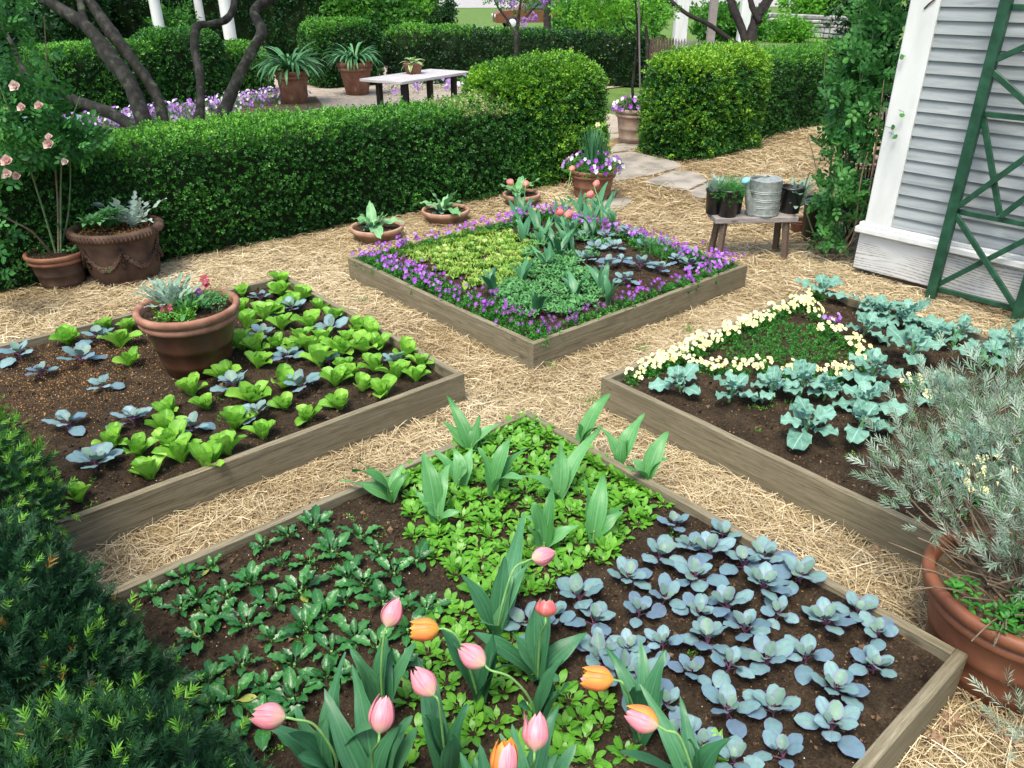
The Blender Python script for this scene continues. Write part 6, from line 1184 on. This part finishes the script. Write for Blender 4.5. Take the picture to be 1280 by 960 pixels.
def rose_bush(name, label, base, canes, blobs, n, seed, roses=(), cat='rose bush', ls=1.0, parent_loc=None, mat='rose'):
    t = thing(name, label, cat, base); 
    for i, c in enumerate(canes): mb = MB(); s = spline(c, 6); mb.tube(s, np.linspace(.011, .004, len(s)), 6); mb.build('cane', MT['cane' if i % 2 else 'gcane'], t)
    q, d = crown_pts(n, blobs, seed); f = wn(q, seed, 3.0); k = f > -.35; q, d, f = q[k], d[k], f[k]; mb = MB(); mb.inst(CP, frames(d*.4+np.array([0, 0, .15]), tilt=.9, sc=RNG.uniform(.8, 1.3, len(q))*ls), q, np.clip(.4+.3*f+RNG.normal(0, .2, len(q)), 0, 1)); mb.build('foliage', MT[mat], t, False)
    for c, s_ in roses:
        mb = MB()
        for k in range(22): a = k*2.4; put(mb, leaf(.058*s_*(.45+.55*k/22), .055*s_*(.5+.5*k/22), 'rnd', 1.45-1.15*k/22, .35, 0, 4, 4, .06, cup=-1.0), a, (0, 0, 0))
        mb.build('rose_flower', MT['frose'], t, True, c, Vector((-FW[0], -FW[1], random.uniform(.2, .8))).to_track_quat('Z', 'Y').to_euler())
    return t
B_ = PC+Vector((0, 0, .3)); rel = lambda u, v, y: tuple(PY(u, v, y)-B_)
rose_bush('potted_rose', 'leafy rose bush with pale pink blooms in the small pot at the left edge', B_,
   [[(0, 0, 0), rel(50, 250, 7.6), rel(20, 160, 7.5), rel(-20, 60, 7.5)], [(.02, 0, 0), rel(72, 250, 7.62), rel(66, 180, 7.6), rel(60, 100, 7.6), rel(55, 20, 7.5)], [(.04, 0, 0), rel(76, 230, 7.6), rel(80, 180, 7.5), rel(100, 120, 7.5)], [(-.03, .02, 0), rel(40, 290, 7.5), rel(5, 270, 7.4), rel(-20, 240, 7.3)], [(.03, .02, 0), rel(85, 270, 7.62), rel(88, 215, 7.6), rel(84, 170, 7.6)]],
   [rel(u, v, y)+(a, .3, b) for u, v, y, a, b in ((-5, 50, 7.6, .42, .5), (15, 120, 7.6, .4, .3), (20, 165, 7.5, .42, .25), (75, 190, 7.5, .32, .2), (30, 210, 7.4, .36, .2), (-25, 290, 7.2, .25, .25), (105, 170, 7.6, .2, .14), (-30, 120, 7.4, .4, .4), (-5, 335, 7.1, .16, .12))], 1250, 5,
   [(rel(u, v, 7.15), s_) for u, v, s_ in ((20, 108, 1.0), (50, 133, .85), (62, 180, 1.05), (10, 202, 1.1), (10, 218, 1.0), (28, 135, .8), (82, 202, .7), (62, 172, .7), (22, 220, .8))], ls=1.25)
B_ = Vector((6.95, 3.42, 0)); rl = lambda u, v, x: tuple(PX(u, v, x)-B_)
rose_bush('climbing_rose', 'tall climbing rose with many canes at the corner of the grey house', B_,
   [[(0, 0, 0), rl(1050, 250, 6.9), rl(1065, 150, 6.95), rl(1090, 50, 7.0), rl(1110, -40, 7.0)], [(-.1, .05, 0), rl(1030, 270, 6.8), rl(1020, 210, 6.8), rl(1010, 170, 6.8)], [(.05, .1, 0), rl(1060, 200, 7.0), rl(1075, 100, 7.0), rl(1075, 0, 7.1)], [(-.05, 0, 0), rl(1080, 260, 6.8), rl(1095, 180, 6.8), rl(1105, 100, 6.9)], [(.1, .2, 0), rl(1040, 180, 7.1), rl(1030, 100, 7.2), rl(1040, 20, 7.2)], [(-.12, .02, 0), rl(1065, 300, 6.75), rl(1075, 230, 6.75), rl(1085, 190, 6.8)], [(0, .1, 0), rl(1020, 300, 6.8), rl(1005, 250, 6.75), rl(1012, 215, 6.7)]],
   [rl(u, v, x)+(.25, a, b) for u, v, x, a, b in ((1058, 135, 7.1, .22, .32), (1050, 185, 6.95, .22, .2), (1075, 100, 7.0, .28, .3), (1085, 160, 6.9, .2, .22), (1045, 240, 6.8, .22, .2), (1040, 290, 6.8, .15, .14), (1095, 20, 7.1, .2, .3), (1090, 250, 6.9, .14, .2), (1085, 60, 7.2, .2, .25))], 950, 6, ls=1.25, mat='roselt')
# darker evergreen vine above and behind the rose
g0 = Vector((7.5, 3.6, 0)); rg = lambda u, v, x: tuple(PX(u, v, x)-g0)
t = thing('evergreen_vine', 'dense dark vine filling the gap above the climbing rose', 'vine', g0); crown('foliage', t, [rg(u, v, 7.5)+(.25, a, b) for u, v, a, b in ((1100, 10, .26, .35), (1085, 60, .22, .3), (1080, -10, .3, .35), (1100, 90, .18, .3), (1062, 100, .12, .2))], 1100, MT['treedk'], .05, 9)
mb = MB()
for k in range(9): mb.tube(spline([(random.uniform(-.15, .15), random.uniform(-.25, .25), 0), rg(1050+k*6, 200, 7.4), rg(1060+k*6, 80, 7.5), rg(1065+k*6, 0, 7.5)]), [.009]*22, 5)
mb.build('stem', MT['barkdk'], t)
for i, (u, v) in enumerate(((1132, 70), (1130, 140), (1117, 168), (1112, 160))):
    p = PX(u, v, HX-.06); mb = MB(); put(mb, leaf(.045, .045, 'round', .2, -.3, .1), 2+i, (0, 0, 0)); mb.tube([(0, 0, 0), (.04, .12, -.05)], .0015, 4); tag(mb.build('vine_leaf', MT['rose'], None, True, p, (0, -1.2, 0)), ['topmost round leaf lying against the white corner board', 'round leaf halfway down the white corner board', 'lowest leaf touching the white corner board', 'leaf just left of the lowest one on the corner board'][i], 'leaf', 'stray vine leaves on the corner board')
t = thing('garden_tool', 'dark slim garden tool handle leaning in the climbing rose', 'garden tool', P(1030, 262)); mb = MB(); a = PX(1064, 155, 7.0)-t.location; mb.tube([(0, 0, 0), tuple(a)], .012, 8); mb.build('handle', MT['grey_wood'], t)
# ------------------------------------------------------------------ lavender in the big pot
tl = PL+Vector((0, 0, .38)); t = thing('lavender_bush', 'large woody lavender with grey-green foliage in the right edge pot', 'lavender', tl); ends = []
targets = [(1115, 540, .72), (1135, 500, .82), (1160, 470, .9), (1100, 575, .66), (1190, 500, .86), (1215, 470, .95), (1245, 470, 1.0), (1270, 480, 1.0), (1235, 520, .9), (1170, 540, .75), (1275, 560, .85), (1268, 620, .75), (1262, 660, .68), (1290, 520, 1.0), (1300, 600, .9), (1320, 540, 1.0), (1180, 455, .95), (1150, 560, .72), (1285, 690, .62), (1310, 660, .8), (1205, 540, .8), (1255, 440, 1.05), (1130, 590, .6), (1350, 600, .9), (1355, 660, .8)]
random.seed(5)
for i, (u, v, z) in enumerate(targets):
    T_ = P(u, v, z)-tl; s0 = Vector((random.uniform(-.12, .12), random.uniform(-.1, .14), 0)); mb = MB(); s = spline([s0, s0*.9+T_*.22+Vector((random.uniform(-.03, .03), random.uniform(-.03, .03), -.03)), T_*.62+Vector((0, 0, -.05)), T_], 6); mb.tube(s, np.linspace(.0065, .002, len(s)), 6); mb.build('branch', MT['cane'], t)
    ends.append((T_, s))
mb = MB(); q = []; dd = []
for T_, s in ends:
    for k in range(36):
        f = random.uniform(.7, 1.02) if k % 6 else random.uniform(.45, .7); b = T_*f+Vector((0, 0, -.04*(1-f))); o = Vector((random.gauss(0, .05), random.gauss(0, .05), random.gauss(0, .045))); q.append(b+o); dd.append((T_.normalized()*.5+Vector((0, 0, .45))+o*9))
q = np.array(q); dd = np.array(dd); dd /= np.linalg.norm(dd, axis=1)[:, None]; nl_ = leaf(.034, .0036, 'lance', .1, -.2, .1, 3, 1); LS = sprig(16, .06, nl_, .72, 6)
mb.inst(LS, frames(dd, tilt=.25), q); mb.build('foliage', MT['lav'], t, False)
mb = MB(); k = RNG.random(len(q)) < .12; mb.inst(sprig(10, .06, nl_, .5, 7), frames(dd[k], tilt=.25), q[k]+np.array([0, 0, .03])); tag(mb.build('new_growth', MT['lavg'], t, False), kind='stuff')
mb = MB()
for k in range(110):
    a = random.uniform(0, 6.28); r = random.uniform(.0, .36); L_ = random.uniform(.1, .38); e = Vector((cos(a), sin(a), random.uniform(.05, .9))).normalized(); s0 = Vector((r*cos(a)*.6, r*sin(a)*.6, .0)); mb.tube(spline([s0, s0+e*L_*.5+Vector((0, 0, .02)), s0+e*L_+Vector((random.uniform(-.04, .04), random.uniform(-.04, .04), random.uniform(-.03, .05)))], 4), [.0028]*9, 5)
tag(mb.build('bare_twigs', MT['cane'], t), kind='stuff')
t = thing('mint_plant', 'small fresh green mint growing at the lavender pot rim', 'herb', PL+Vector((-.2, -.02, .38))); mb = MB()
for k in range(34):
    a = k*2.4; c = np.array([.13*cos(a)*(k % 5)/4, .2*sin(a)*(k % 4)/3, 0]); n0 = len(mb.V); rosette(None, 8, 1.3, .3, .034, .018, 0, k, prof='oval', nl=4, nw=2, mb=mb)
    for j in range(n0, len(mb.V)): mb.V[j] = mb.V[j]+c+np.array([0, 0, .02+.03*random.random()])
mb.build('foliage', MT['vleaf'], t); mb = MB(); mb.tube([(0, 0, 0), (0, 0, .03)], .003, 5); mb.build('stem', MT['stemg'], t)
t = thing('lavender_plant', 'small grey lavender sprig at the lower right corner', 'lavender', P(1282, 925)); mb = MB(); n = 60; q = RNG.normal(size=(n, 3))*np.array([.07, .07, .06])+np.array([.0, 0, .14]); d = q/np.linalg.norm(q, axis=1)[:, None]; mb.inst(LS, frames(d, tilt=.3), q); mb.build('foliage', MT['lav'], t, False); mb = MB(); mb.tube([(0, 0, 0), (0, .01, .12)], .004, 5); mb.build('stem', MT['cane'], t)
# ------------------------------------------------------------------ yew bushes at the left
nd = leaf(.0195, .0034, 'strap', .0, -.25, .1, 2, 1)
def yew_sprig(L_, n, seed, tip=False):
    r = random.Random(seed); V = []; Fc = []; U = []; k = 0
    for i in range(n):
        v, f, u = nd; t_ = (i+.5)/n; a = i*2.4 if tip else ((i % 2)*pi+r.uniform(-.9, .9)); e = r.uniform(.75, 1.05)*(1-.3*t_); ax = np.array([cos(e), sin(e)*cos(a), sin(e)*sin(a)]); y = np.cross([.1, .2, 1], ax); y /= np.linalg.norm(y); z = np.cross(ax, y); R = np.stack([ax, y, z], 1)
        V.append((v*r.uniform(.7, 1.1))@R.T+np.array([L_*t_, 0, 0])); Fc.append(f+k); U.append(u); k += len(v)
    return np.concatenate(V), np.concatenate(Fc), np.concatenate(U)
YS = [yew_sprig(.065, 30, s_) for s_ in range(3)]; YT = yew_sprig(.022, 14, 9, True)
def yew(label, c, blobs, n, seed, tipf=.3):
    t = thing('yew_bush', label, 'bush', (c[0], c[1], 0), 0, 'yew bushes at the left edge'); r = np.random.default_rng(seed)
    B = np.array([b[:3] for b in blobs]); Rr = np.array([b[3:] for b in blobs]); ar_ = Rr.prod(1)**.67; k = r.choice(len(B), n, p=ar_/ar_.sum()); d = r.normal(size=(n, 3)); d[:, 2] = np.where(d[:, 2] < -.3, -d[:, 2], d[:, 2]); d /= np.linalg.norm(d, axis=1)[:, None]
    q = B[k]+d*Rr[k]; q += d*(.05*wn(q*1.0, seed, 7.0)+.028*wn(q, seed+2, 17.0)-r.exponential(.035, n))[:, None]; inside = np.zeros(n, bool)
    for b, rr in zip(B, Rr): inside |= (((q-b)/(rr*.8))**2).sum(1) < 1
    keep = (~inside) & (q[:, 2] > .02); q, d = q[keep], d[keep]; m = len(q); dd = d*.9+np.array([0, 0, .45]); dd /= np.linalg.norm(dd, axis=1)[:, None]; mb = MB(); R = frames(dd, tilt=.5, sc=r.uniform(.75, 1.25, m)); s_ = r.integers(0, 3, m)
    for j in range(3): kk = s_ == j; mb.inst(YS[j], R[kk], q[kk], np.clip(r.normal(.45, .2, kk.sum())+.2*wn(q[kk], seed, 6), 0, 1), 0)
    up = (d[:, 2] > .0) & (r.random(m) < tipf*np.clip(.6+.9*wn(q, seed+9, 3), 0, 1)); tp = q[up]+R[up][:, :, 0]*.07; mb.inst(YT, R[up], tp, None, 1)
    br = r.random(m) < .012; mb.inst(YT, R[br]*1.2, q[br]+R[br][:, :, 0]*.03, None, 2)
    mb.build('foliage', [MT['yew'], MT['yewtip'], MT['yewbrown']], t, False); mb = MB()
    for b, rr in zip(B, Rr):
        u_ = np.linspace(0, pi, 13); w_ = np.linspace(0, 2*pi, 25)[:-1]; V = [b+rr*.80*np.array([sin(x)*cos(y), sin(x)*sin(y), cos(x)]) for x in u_ for y in w_]; mb.add(V, [[i*24+j, i*24+(j+1) % 24, (i+1)*24+(j+1) % 24, (i+1)*24+j] for i in range(12) for j in range(24)], None, .3)  # dark shell behind the needles, inner shade put into its colour
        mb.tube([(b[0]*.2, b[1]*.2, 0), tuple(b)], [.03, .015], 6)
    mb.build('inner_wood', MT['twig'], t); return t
YEWS = [
 ('farthest yew bush with bright young tips over the left bed corner', (-.16, 3.65), [(0, 0, .42, .40, .6, .46), (.08, -.35, .42, .32, .38, .40), (.05, .3, .5, .3, .35, .38)], 6000, 31, .6),
 ('middle dark yew bush between the left bed and the nearest bed', (-.2, 2.25), [(0, .1, .45, .42, .5, .5), (.12, -.2, .4, .34, .4, .42), (.12, .35, .28, .25, .3, .3)], 7500, 32, .3),
 ('nearest dark yew bush at the lower left corner', (-.1, 1.35), [(0, .0, .5, .42, .45, .5), (.14, .1, .42, .3, .42, .4), (.12, -.35, .5, .3, .35, .4), (.26, .3, .25, .2, .25, .28)], 9500, 33, .22)]
for l_, c, bl, n, sd_, tf in YEWS: yew(l_, c, bl, n, sd_, tf)
